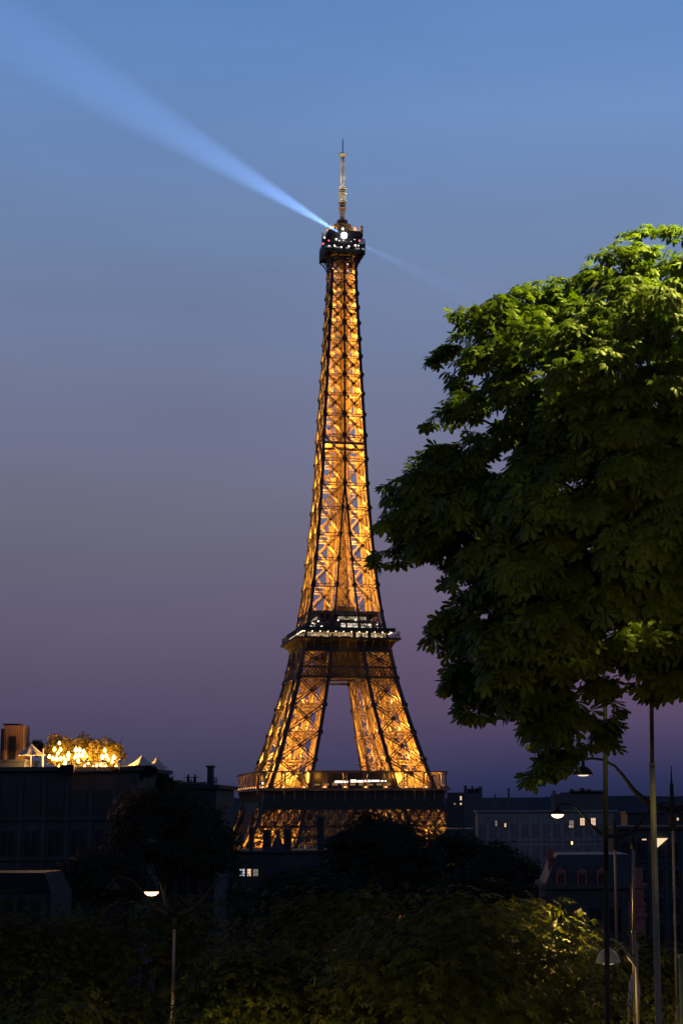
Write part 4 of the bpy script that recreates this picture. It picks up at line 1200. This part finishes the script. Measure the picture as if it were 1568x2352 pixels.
for (x, y, dz, rr) in ((1180, 760, .3, .06), (1420, 640, -.5, .07), (1100, 960, -.6, .06), (1000, 1180, .2, .055), (1120, 1400, -.3, .055), (1330, 1000, .9, .06), (1560, 760, .5, .07), (1900, 900, .3, .07), (1950, 1250, -.4, .06), (1300, 1250, -1.0, .05)):
    e = Vector(P(x, y, BY + dz)) - big.location
    s_ = t0.lerp(t1, r.uniform(.94, 1.0))
    pts = wob(s_, e, 6, .10, r)
    segs.append((pts, [rr * (1 - .75 * i / 6) for i in range(7)]))
    for _ in range(5):
        j = r.integers(2, 6); q = pts[j]
        e2 = q + Vector(((e - s_).normalized() + Vector(r.normal(0, .35, 3)))) * r.uniform(.3, .55) + Vector((0, 0, -.15))
        segs.append((wob(q, e2, 3, .05, r), [.02, .016, .011, .005]))
for bc_, out, rx in TW:      # twigs carrying each bough
    c_ = Vector(bc_) - big.location
    for _ in range(2 if rx > 0 else 0):
        d_ = Vector(out) * r.uniform(.3, .8) + Vector(r.normal(0, .35, 3)); d_.z -= .1
        segs.append((wob(c_ - d_ * rx * .9, c_ + d_ * rx * .8, 4, .03, r), [.022, .018, .013, .009, .004]))
limbs('trunk', segs, M['bark'], big)
# conkers hanging in the crown
ck = MB()
for (x, y) in ((2395, 2232), (2370, 2260), (2390, 2300), (2375, 2360), (2342, 2352), (2355, 2358), (2365, 2455), (2350, 2460), (1625 + 535, 3130), (2110, 2990)):
    c = P(x * .5742, y * .5742, BY - 2.6) - big.location; ck.ball(tuple(c), .03, 8, 6)
ck.build('conker', mat('conker_green', (.22, .30, .02), (.16, .22, .015), .6, 20), big, True)

# --- dome shaped street trees below and beyond
def dome_tree(label, x, y, rx, ry, Y, n_cl, n_lf, size, m, leaflets=5, seed=1, group=None, name='chestnut_tree', depth=None, lod=1, flat=.4, spread=.16, thick=1.0):
    r = np.random.default_rng(seed); s = Y / FPX
    c = np.array(P(x, y, Y)); a = rx * s; bz = ry * s; dp = depth or a
    g = ground_z(c[0], Y)
    root = empty(name, (c[0], Y, g)); tag(root, label, 'tree', group)
    # clump centres on and inside the crown surface
    v = r.normal(0, 1, (n_cl * 3, 3)); v /= np.linalg.norm(v, axis=1, keepdims=True)
    v = v[(v[:, 2] > -.45)][:n_cl]
    rad = r.uniform(.62, 1.0, len(v)) ** .6 * (1 + .10 * np.sin(v[:, 0] * 7 + seed) * np.cos(v[:, 2] * 6 + seed * 2))
    cc = c + v * rad[:, None] * np.array([a, dp, bz])
    per = max(1, n_lf // len(v))
    off = r.normal(0, 1, (len(v), per, 3)) * np.array([a * spread, dp * spread, a * spread * flat])
    pos = (cc[:, None, :] + off).reshape(-1, 3)
    pos = pos[pos[:, 2] > g + 1.5]
    rel = pos - c; rel[:, 2] *= .4
    rel /= np.linalg.norm(rel, axis=1, keepdims=True) + 1e-9
    nr = np.array([0, 0, .9]) + rel * .55 + r.normal(0, .33, pos.shape); ax = rel + r.normal(0, .5, pos.shape) + np.array([0, 0, -.2])
    leaf_mesh('crown', pos - np.array(root.location), nr, ax, r.uniform(.75, 1.2, len(pos)) * size, m, root, leaflets, lod, .3, seed)
    segs = [([(0, 0, -.3), (0.05, 0, (c[2] - g) * .6), (0, 0, c[2] - g + bz * .3)], [a * .055 + .08, a * .045 + .06, a * .03])]
    for k in range(7):
        t = 2 * math.pi * k / 7; e = Vector((math.cos(t) * a * .7, math.sin(t) * dp * .7, c[2] - g + bz * r.uniform(.1, .6)))
        segs.append((wob((0, 0, (c[2] - g) * r.uniform(.5, .8)), e, 4, a * .03, r), [a * .025, a * .02, a * .014, a * .01, a * .005]))
    limbs('trunk', segs, M['bark'], root)
    return root
GT = 'street trees below the viewpoint'
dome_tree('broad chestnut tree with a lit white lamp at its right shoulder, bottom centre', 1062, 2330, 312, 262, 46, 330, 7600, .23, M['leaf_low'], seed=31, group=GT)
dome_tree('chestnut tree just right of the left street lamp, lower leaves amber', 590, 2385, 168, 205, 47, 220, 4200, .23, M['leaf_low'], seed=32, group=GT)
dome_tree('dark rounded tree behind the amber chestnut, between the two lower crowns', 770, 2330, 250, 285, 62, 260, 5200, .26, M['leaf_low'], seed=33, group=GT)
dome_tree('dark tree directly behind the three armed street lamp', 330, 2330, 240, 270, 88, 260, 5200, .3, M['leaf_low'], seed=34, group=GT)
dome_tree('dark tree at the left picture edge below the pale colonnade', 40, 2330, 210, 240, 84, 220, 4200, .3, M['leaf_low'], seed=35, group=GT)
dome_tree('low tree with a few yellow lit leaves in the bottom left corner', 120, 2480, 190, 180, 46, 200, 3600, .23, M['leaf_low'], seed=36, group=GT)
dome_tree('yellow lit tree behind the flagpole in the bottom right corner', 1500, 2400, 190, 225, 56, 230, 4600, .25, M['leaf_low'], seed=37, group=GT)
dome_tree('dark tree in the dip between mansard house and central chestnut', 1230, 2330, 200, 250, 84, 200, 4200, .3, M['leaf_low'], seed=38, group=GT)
GF = 'black trees around the tower foot'
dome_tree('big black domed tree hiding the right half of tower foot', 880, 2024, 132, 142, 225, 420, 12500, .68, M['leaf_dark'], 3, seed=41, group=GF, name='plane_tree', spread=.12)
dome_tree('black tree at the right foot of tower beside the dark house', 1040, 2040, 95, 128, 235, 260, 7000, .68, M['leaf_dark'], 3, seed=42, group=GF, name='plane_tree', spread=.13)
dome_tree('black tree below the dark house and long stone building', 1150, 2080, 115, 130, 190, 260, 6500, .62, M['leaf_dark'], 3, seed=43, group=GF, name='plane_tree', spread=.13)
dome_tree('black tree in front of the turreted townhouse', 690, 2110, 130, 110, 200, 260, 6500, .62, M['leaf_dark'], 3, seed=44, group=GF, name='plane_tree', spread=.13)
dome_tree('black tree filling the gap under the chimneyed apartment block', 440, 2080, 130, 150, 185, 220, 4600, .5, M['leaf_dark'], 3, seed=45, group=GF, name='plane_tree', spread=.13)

dome_tree('black tree climbing the flank of the terrace block', 372, 1935, 112, 128, 138, 260, 6500, .34, M['leaf_dark'], 3, seed=46, group=GF, name='plane_tree', spread=.13)
dome_tree('black tree between terrace block and the black apartment block below the chimney', 455, 1955, 88, 118, 146, 220, 5000, .34, M['leaf_dark'], 3, seed=47, group=GF, name='plane_tree', spread=.13)
dome_tree('black tree before the plain front of the terrace block, above the pale colonnade', 225, 2040, 100, 90, 130, 200, 4200, .34, M['leaf_dark'], 3, seed=48, group=GF, name='plane_tree', spread=.13)
# ------------------------------------------------------------------ roof terrace at left
def bush(label, x, y, rx, ry, Y, n, size, m, seed, name='terrace_shrub', group='shrubs on the lit roof terrace', stems=True):
    r = np.random.default_rng(seed); s = Y / FPX
    c = np.array(P(x, y, Y)); bottom = P(x, y + ry, Y)
    root = empty(name, bottom); tag(root, label, 'shrub', group)
    v = r.normal(0, 1, (n, 3)); v /= np.linalg.norm(v, axis=1, keepdims=True)
    rad = r.uniform(0.15, 1, n) ** .4 * (1 + .22 * np.sin(v[:, 0] * 5 + seed) * np.sin(v[:, 2] * 6 + seed))
    pos = c + v * rad[:, None] * np.array([rx * s, rx * s * .7, ry * s])
    nr = v + r.normal(0, .6, v.shape) + np.array([0, 0, .3])
    leaf_mesh('foliage', pos - np.array(root.location), nr, r.normal(0, 1, v.shape), r.uniform(.6, 1.2, n) * size, m, root, 3, 1, .2, seed)
    if stems:
        segs = []
        for k in range(9):
            e = Vector((r.normal(0, rx * s * .5), r.normal(0, rx * s * .3), ry * s * r.uniform(1.2, 2.1)))
            segs.append((wob((r.normal(0, .2), 0, 0), e, 4, .1, r), [.05, .04, .03, .02, .012]))
        limbs('stem', segs, M['bark'], root)
    return root
bush('tallest leafy shrub at the left of the lit terrace', 133, 1726, 31, 41, TY + 2.2, 1500, .26, M['leaf_terrace'], 51)
bush('wide leafy shrub in the middle of the lit terrace', 192, 1728, 45, 38, TY + 2.4, 1900, .26, M['leaf_terrace'], 52)
bush('leafy shrub at the right of the lit terrace beside the tents', 252, 1732, 36, 35, TY + 2.2, 1400, .26, M['leaf_terrace'], 53)
bush('dark shrub behind the white sail canopy', 84, 1718, 17, 18, TY + 4, 420, .28, M['leaf_dark'], 54)
bush('dark shrub mass under the tent roofs right of the terrace', 318, 1771, 44, 15, TY + 1.5, 1300, .28, M['leaf_dark'], 55)
bush('dark shrub trailing down towards the aerials', 366, 1800, 40, 22, TY + 10, 1100, .28, M['leaf_dark'], 56)
# stair tower
st = empty('stair_tower', P(28, 1746, TY + 3)); tag(st, 'brown rendered stair tower with dark cap at the far left roof edge', 'roof building')
s = TY / FPX
mb = MB(); mb.bx(-22 * s, 24 * s, 0, 2.2, -.4, 80 * s)
for i in range(9): mb.bx((-21 + 5.5 * i) * s, (-20.2 + 5.5 * i) * s, -.05, .02, -.4, 79 * s)
mb.bx(-22.6 * s, 24.6 * s, -.07, 2.27, 74 * s, 76 * s)
mb.build('wall', M['brown_wall'], st, False)
mb = MB(); mb.bx(-8 * s, 8 * s, -.08, -.02, -.4, 2.0); mb.build('door', M['black_metal'], st)
mb = MB(); mb.bx(-25 * s, 10 * s, .2, 1.8, 80 * s + .003, 84 * s); mb.build('cap', M['black_metal'], st)
mb = MB(); mb.bx(-26.5 * s, -20 * s, -.3, .6, -.4, 72 * s); mb.build('downpipe', M['black_metal'], st)
# parasols and tents
def parasol(label, x, y, w, h, Y, polepx, m=None, tilt=0.0, n=4, rot=.5):
    s = Y / FPX; top = P(x, y, Y)
    root = empty('parasol', top - Vector((0, 0, (h + polepx) * s)), rot); tag(root, label, 'parasol', 'parasols and tent roofs of the roof terrace')
    mb = MB(); hw = w * s / 2; hh = h * s; zt = (h + polepx) * s
    rings = [(.03, 0), (.3, .38), (.62, .72), (1.0, 1.0)]; vs = []; fs = []
    nn = 8 if n == 8 else 16
    for f, dz in rings:
        for k in range(nn):
            a = 2 * math.pi * (k + .5) / nn
            q = 1.0 if n == 8 else min(1 / abs(math.cos(a) + 1e-9), 1 / abs(math.sin(a) + 1e-9)) * .86
            vs.append((hw * f * q * math.cos(a), hw * f * q * math.sin(a), zt - hh * dz - (.06 * hw if k % 2 and f > .5 else 0) + tilt * hw * f * math.cos(a)))
    for i in range(3):
        for k in range(nn): fs.append((i * nn + k, i * nn + (k + 1) % nn, (i + 1) * nn + (k + 1) % nn, (i + 1) * nn + k))
    fs.append(tuple(range(nn)))
    mb.add(vs, fs); mb.build('canopy', m or M['canvas'], root)
    pb = MB(); pb.tube([(0, 0, 0), (0, 0, zt - hh * .1)], .045, 8); pb.build('pole', M['pole'], root)
    return root
parasol('pale sail canopy glowing beside the brown stair tower', 72, 1708, 66, 26, TY + .5, 36)
parasol('small parasol in front of the middle terrace shrub', 197, 1745, 30, 7, TY - .6, 22)
parasol('small parasol between the middle and right terrace shrubs', 236, 1744, 32, 7, TY - .6, 22)
parasol('small parasol at the right end of the terrace lights', 275, 1744, 30, 8, TY - .6, 22)
parasol('peaked tent roof catching warm light right of the terrace', 326, 1736, 62, 22, TY + 1, 24)
parasol('dim peaked tent roof furthest from the terrace lights', 360, 1740, 52, 24, TY + 2.5, 24)
pp = MB()
a = P(99, 1720, TY + .2); pp.tube([a, a - Vector((0, 0, 2.1))], .07, 8)
tag(pp.build('canopy_post', M['enamel']), 'slim pale post at the open corner of the sail canopy', 'post')
# terrace railing, planters and tables
tr = empty('terrace_railing', P(206, 1772, TY - .9)); tag(tr, 'low terrace railing with a bright top rail below the bulbs', 'railing')
rr_ = MB(); s = (TY - .9) / FPX
rr_.beam((-50 * s, 0, .05), (50 * s, 0, .05), .1); rr_.beam((-50 * s, 0, .8), (50 * s, 0, .8), .06)
for i in range(21): rr_.beam(((-50 + 5 * i) * s, 0, 0), ((-50 + 5 * i) * s, 0, .8), .035)
rr_.build('rail', M['enamel'], tr)
pl_ = MB()
pl_.bx(-68 * s, -36 * s, -.2, .5, -.1, .55); pl_.build('planter', M['black_metal'], tr)
bulbs = [(392, 288), (360, 328), (400, 330), (387, 350), (380, 357), (326, 377), (350, 390), (374, 392), (400, 391), (422, 384), (452, 364), (450, 391), (431, 413), (428, 424), (392, 446), (385, 455), (502, 333), (526, 332), (552, 346), (492, 382), (500, 372),
         (522, 368), (545, 371), (571, 375), (514, 402), (518, 411), (582, 418), (560, 441), (614, 450), (638, 437), (668, 430), (697, 445), (705, 452), (720, 461), (691, 336), (675, 380), (701, 372), (714, 396), (740, 412), (752, 383), (765, 476), (766, 450), (688, 456)]
bm_mesh = None
r = np.random.default_rng(3)
for i, (zx, zy) in enumerate(bulbs):
    x, y = zx * .3479, 1607.8 + .3479 * zy
    c = P(x, y, TY + r.uniform(.2, 1.6))
    if bm_mesh is None:
        mb = MB(); mb.lathe((0, 0, 0), [(.001, -.13), (.09, -.09), (.125, 0), (.09, .09), (.04, .14), (.04, .2), (.001, .2)], 10)
        o = mb.build('light_bulb', E_['bulb'], None, True); bm_mesh = o.data
    else:
        o = bpy.data.objects.new('light_bulb', bm_mesh); col.objects.link(o)
    o.location = c; k = r.uniform(.75, 1.35); o.scale = (k, k, k)
    tag(o, 'bare glowing bulb strung among the shrubs of the roof terrace', 'light bulb', 'bulbs strung over the roof terrace')
for x, y in ((85, 1735), (135, 1748), (190, 1745), (250, 1750)):
    light('terrace_light', P(x, y, TY + .2), 2200 if x > 100 else 420, (1, .50, .12), None, .3)

# ------------------------------------------------------------------ street lamps and poles
def lyre_lamp(label, x, ycol, Y, arms, lean=0.0, yfin=62, energy=900, pr=1.0, group='tall street lamps with curved arms'):
    s = Y / FPX; top = P(x, ycol, Y); g = ground_z(top.x, Y)
    root = empty('street_lamp', (top.x, Y, g)); tag(root, label, 'street lamp', group)
    h = top.z - g
    pb = MB(); mid = h * .62
    pb.tube([(0, 0, 0), (0, 0, .6)], [.15, .12], 12); pb.tube([(0, 0, .6), (0, 0, mid)], [.088 * pr, .078 * pr], 12); pb.tube([(0, 0, mid), (0, 0, mid + .1)], .092 * pr, 12); pb.tube([(0, 0, mid + .1), (0, 0, h - .55)], [.062 * pr, .054 * pr], 12)
    pb.build('pole', M['pole'], root, True)
    cb = MB(); cb.lathe((0, 0, h - .6), [(.07, 0), (.10, .05), (.115, .3), (.10, .62), (.06, .8), (.05, 1.25), (.028, 1.3), (.012, 1.75), (.001, 1.78)], 12); cb.build('finial', M['pole_dark'], root, True)
    for az_, lit in arms:
        ca, sa = math.cos(R(az_)), math.sin(R(az_))
        pr = [(.05, -.05), (.35, .0), (.72, .17), (1.05, .48), (1.32, .86), (1.58, 1.16), (1.9, 1.33), (2.2, 1.37), (2.42, 1.34), (2.45, 1.24)]
        rad = [.075, .088, .085, .066, .05, .04, .036, .034, .034, .034]
        ab = MB(); ab.tube([(q * ca, q * sa, h + z) for q, z in pr], rad, 8); ao = ab.build('arm', M['pole_dark'], root, True)
        hx, hy, hz_ = 2.45 * ca, 2.45 * sa, h + 1.06
        hb = MB(); hb.lathe((hx, hy, hz_), [(.045, .2), (.05, .1), (.14, .06), (.22, -.02), (.275, -.12), (.285, -.15), (.25, -.15), (.24, -.13), (.001, -.05)], 18); ho = hb.build('lamp_head', M['black_metal'], root, True)
        lb_ = MB()
        if lit == 2: lb_.lathe((hx, hy, hz_ - .13), [(.275, .005), (.25, -.07), (.15, -.15), (.001, -.175)], 16)
        else: lb_.lathe((hx, hy, hz_ - .14), [(.15, 0), (.13, -.035), (.001, -.045)], 16)
        lb_.build('lamp_glass', E_['lamp'] if lit == 2 else (E_['lamp_pale'] if lit == 1 else M['glass_dark']), ho, True)
        if lit == 2: light('street_light', (hx, hy, hz_ - .36), energy, (1, .62, .26), root, .12)
        elif lit == 1: light('street_light', (hx, hy, hz_ - .3), 60, (1, .75, .45), root, .12)
    return root
lyre_lamp('street lamp close to the viewpoint, beyond the right edge', 2870, 1480, 10.0, ((180, 2), (0, 0)), energy=640)
lyre_lamp('street lamp with spreading curved arms and one bright head, alone at lower left', 401, 2098, 70, ((176, 0), (4, 0), (258, 2)), energy=60)
lyre_lamp('street lamp with dark hanging head faintly lit below, its pole near the right edge', 1543, 1856, 50, ((180, 1), (0, 1)), pr=.62)
lyre_lamp('street lamp with bright yellow head in front of the long stone building', 1411, 1920, 78, ((180, 2), (0, 0)), energy=160)

def small_lamp(label, x, y, Y, side, energy, em, reach=.62, headw=.27, group='small domed lamps among the street trees', tall=0.55, pm=None, hm=None, thin=1.0, le=None):
    """post lamp: domed head at picture point x, y hanging from a hooked arm"""
    hd = P(x, y, Y); px = hd.x + side * reach; g = ground_z(px, Y)
    root = empty('street_lamp', (px, Y, g)); tag(root, label, 'street lamp', group)
    h = hd.z - g; q = -side * reach
    pb = MB(); pb.tube([(0, 0, 0), (0, 0, .5)], [.12, .1], 10); pb.tube([(0, 0, .5), (0, 0, h + .25)], [.07 * thin, .055 * thin], 10); pb.lathe((0, 0, h + .2), [(.07, 0), (.06, .1), (.001, .14)], 10); pb.build('pole', pm or M['pole'], root, True)
    ab = MB(); ab.tube([(0, 0, h - .18), (q * .25, 0, h + .02), (q * .55, 0, h + .3), (q * .85, 0, h + .42), (q, 0, h + .4), (q, 0, h + .26)], [.05 * thin, .055 * thin, .04 * thin, .03 * thin, .026, .024], 8); ab.build('arm', pm or M['pole'], root, True)
    hb = MB(); hb.lathe((q, 0, h), [(.03, .3), (.05, .22), (headw * .55, .17), (headw * .85, .07), (headw, -.05), (headw * 1.04, -.09), (headw * .9, -.09), (.001, .02)], 18); ho = hb.build('lamp_head', hm or M['enamel'], root, True)
    gb = MB(); gb.lathe((q, 0, h - .06), [(headw * .6, 0), (headw * .5, -.05), (.001, -.07)], 14); gb.build('lamp_glass', em, ho, True)
    light('street_light', (q, 0, h - .3), energy, (1, .66, .22), root, .1)
    return root
small_lamp('domed pale lamp on a hooked arm beside the flagpole', 1396, 2203, 40, 1, 55, E_['lamp_pale'], thin=.7)
small_lamp('small bright lamp lighting the leaves of the central chestnut', 1293, 2114, 46.4, -1, 480, E_['lamp'], headw=.11, reach=.25, pm=M['black_metal'], hm=M['black_metal'], thin=.6)
for (x, y, Y, e) in ((520, 2430, 42.0, 620), (1010, 2560, 40.5, 75), (1492, 2440, 51, 800), (1385, 2440, 44.5, 260), (322, 2450, 67.6, 1700), (720, 2520, 43, 95), (1330, 2440, 43, 110)):
    small_lamp('low street lamp hidden under the leaves of street trees', x, y, Y, 1, e, E_['lamp'], group='low lamps hidden by the street trees')

def mast(label, pts, rads, m, name='steel_pole', extra=None, cat='pole'):
    p0 = pts[0]; root = empty(name, p0); tag(root, label, cat)
    mb = MB()
    for (a, b), (ra_, rb_) in zip(zip(pts, pts[1:]), rads): mb.tube([a - p0, b - p0], [ra_, rb_], 14)
    mb.build('shaft', m, root, True)
    return root
# dark pole in front, going up into the crown
a = P(1392, 2380, 30); g = Vector((a.x, 30, ground_z(a.x, 30))); t = P(1389, 1560, 30)
mk = mast('black steel pole rising from the bottom edge into the hanging leaves', [g, P(1391, 2000, 30), t], [(.05, .042), (.042, .036)], M['pole_dark'])
# tall pole with the lamp above the crown
PY2 = 28.0
a = P(1512, 2352, PY2); g = Vector((a.x + .02, PY2, ground_z(a.x, PY2))); j1 = P(1497, 1758, PY2); t = P(1486, 640, PY2)
mk = mast('tall two stage steel pole disappearing into the chestnut crown', [g, j1, t], [(.06, .044), (.035, .03)], M['pole'], name='street_lamp', cat='street lamp')
cl = MB(); q = j1 - mk.location; cl.tube([q - Vector((0, 0, .03)), q + Vector((0, 0, .03))], .048, 14); cl.build('collar', M['pole'], mk, True)
LH = Vector((4.6, 20.5, EYE + 10.4))
ab = MB(); t_ = t - mk.location; e_ = LH - mk.location
ab.tube([t_, t_ + Vector((1.2, -.1, .25)), t_.lerp(e_, .65) + Vector((.55, 0, .1)), t_.lerp(e_, .9) + Vector((.25, 0, .2)), e_ + Vector((0, 0, .2))], [.03, .03, .03, .028, .025], 10); ab.build('arm', M['pole'], mk, True)
hb = MB(); hb.lathe(tuple(e_), [(.03, .2), (.12, .16), (.26, .02), (.28, -.04), (.001, .04)], 18); ho = hb.build('lamp_head', M['black_metal'], mk, True)
gb = MB(); gb.lathe(tuple(e_), [(.22, -.02), (.18, -.1), (.001, -.13)], 16); gb.build('lamp_glass', E_['lamp'], ho, True)
light('crown_light', e_ + Vector((0, 0, -.2)), 8300, (.99, .90, .16), mk, .12, 'SPOT', Vector((-.36, .06, -1)).to_track_quat('-Z', 'Y').to_euler(), spot_size=R(114), spot_blend=.35)

# flagpole with furled flags
FYd = 45.0
a = P(1456, 2352, FYd); g = Vector((a.x, FYd, ground_z(a.x, FYd))); t = P(1454, 1946, FYd)
fp_ = mast('amber lit flagpole with dark cap and furled white flags at its foot', [g, P(1455, 2142, FYd), t], [(.055, .05), (.04, .037)], M['pole'], name='flagpole', cat='flagpole')
mb = MB(); q = t - fp_.location; mb.tube([q - Vector((0, 0, .05)), q + Vector((0, 0, .25))], .07, 12); mb.build('cap', M['black_metal'], fp_, True)
q = P(1455, 2142, FYd) - fp_.location; mb = MB(); mb.tube([q - Vector((0, 0, .03)), q + Vector((0, 0, .04))], .065, 12); mb.build('collar', M['pole'], fp_, True)
for (pts, w) in (([(1460, 2226), (1463, 2250), (1466, 2276), (1464, 2290), (1466, 2325)], .045), ([(1452, 2236), (1448, 2262), (1446, 2300), (1442, 2345)], .06)):
    fb_ = MB(); P3 = [P(x, y, FYd - .15) - fp_.location for x, y in pts]
    fb_.tube(P3, [w * .35] + [w * (0.8 + .25 * ((i * 7) % 3)) for i in range(len(P3) - 2)] + [w * .25], 7); fb_.build('flag', M['cloth'], fp_, True)
# green post at the right edge
a = P(1563, 2360, 40); g = Vector((a.x, 40, ground_z(a.x, 40))); t = P(1563, 2200, 40)
gp = mast('green post at the right edge of the picture', [g, t], [(.055, .05)], M['pole_green'], name='post', cat='post')
mb = MB(); q = t - gp.location; mb.tube([q, q + Vector((0, 0, .06))], .065, 12); mb.build('cap', M['pole_green'], gp, True)
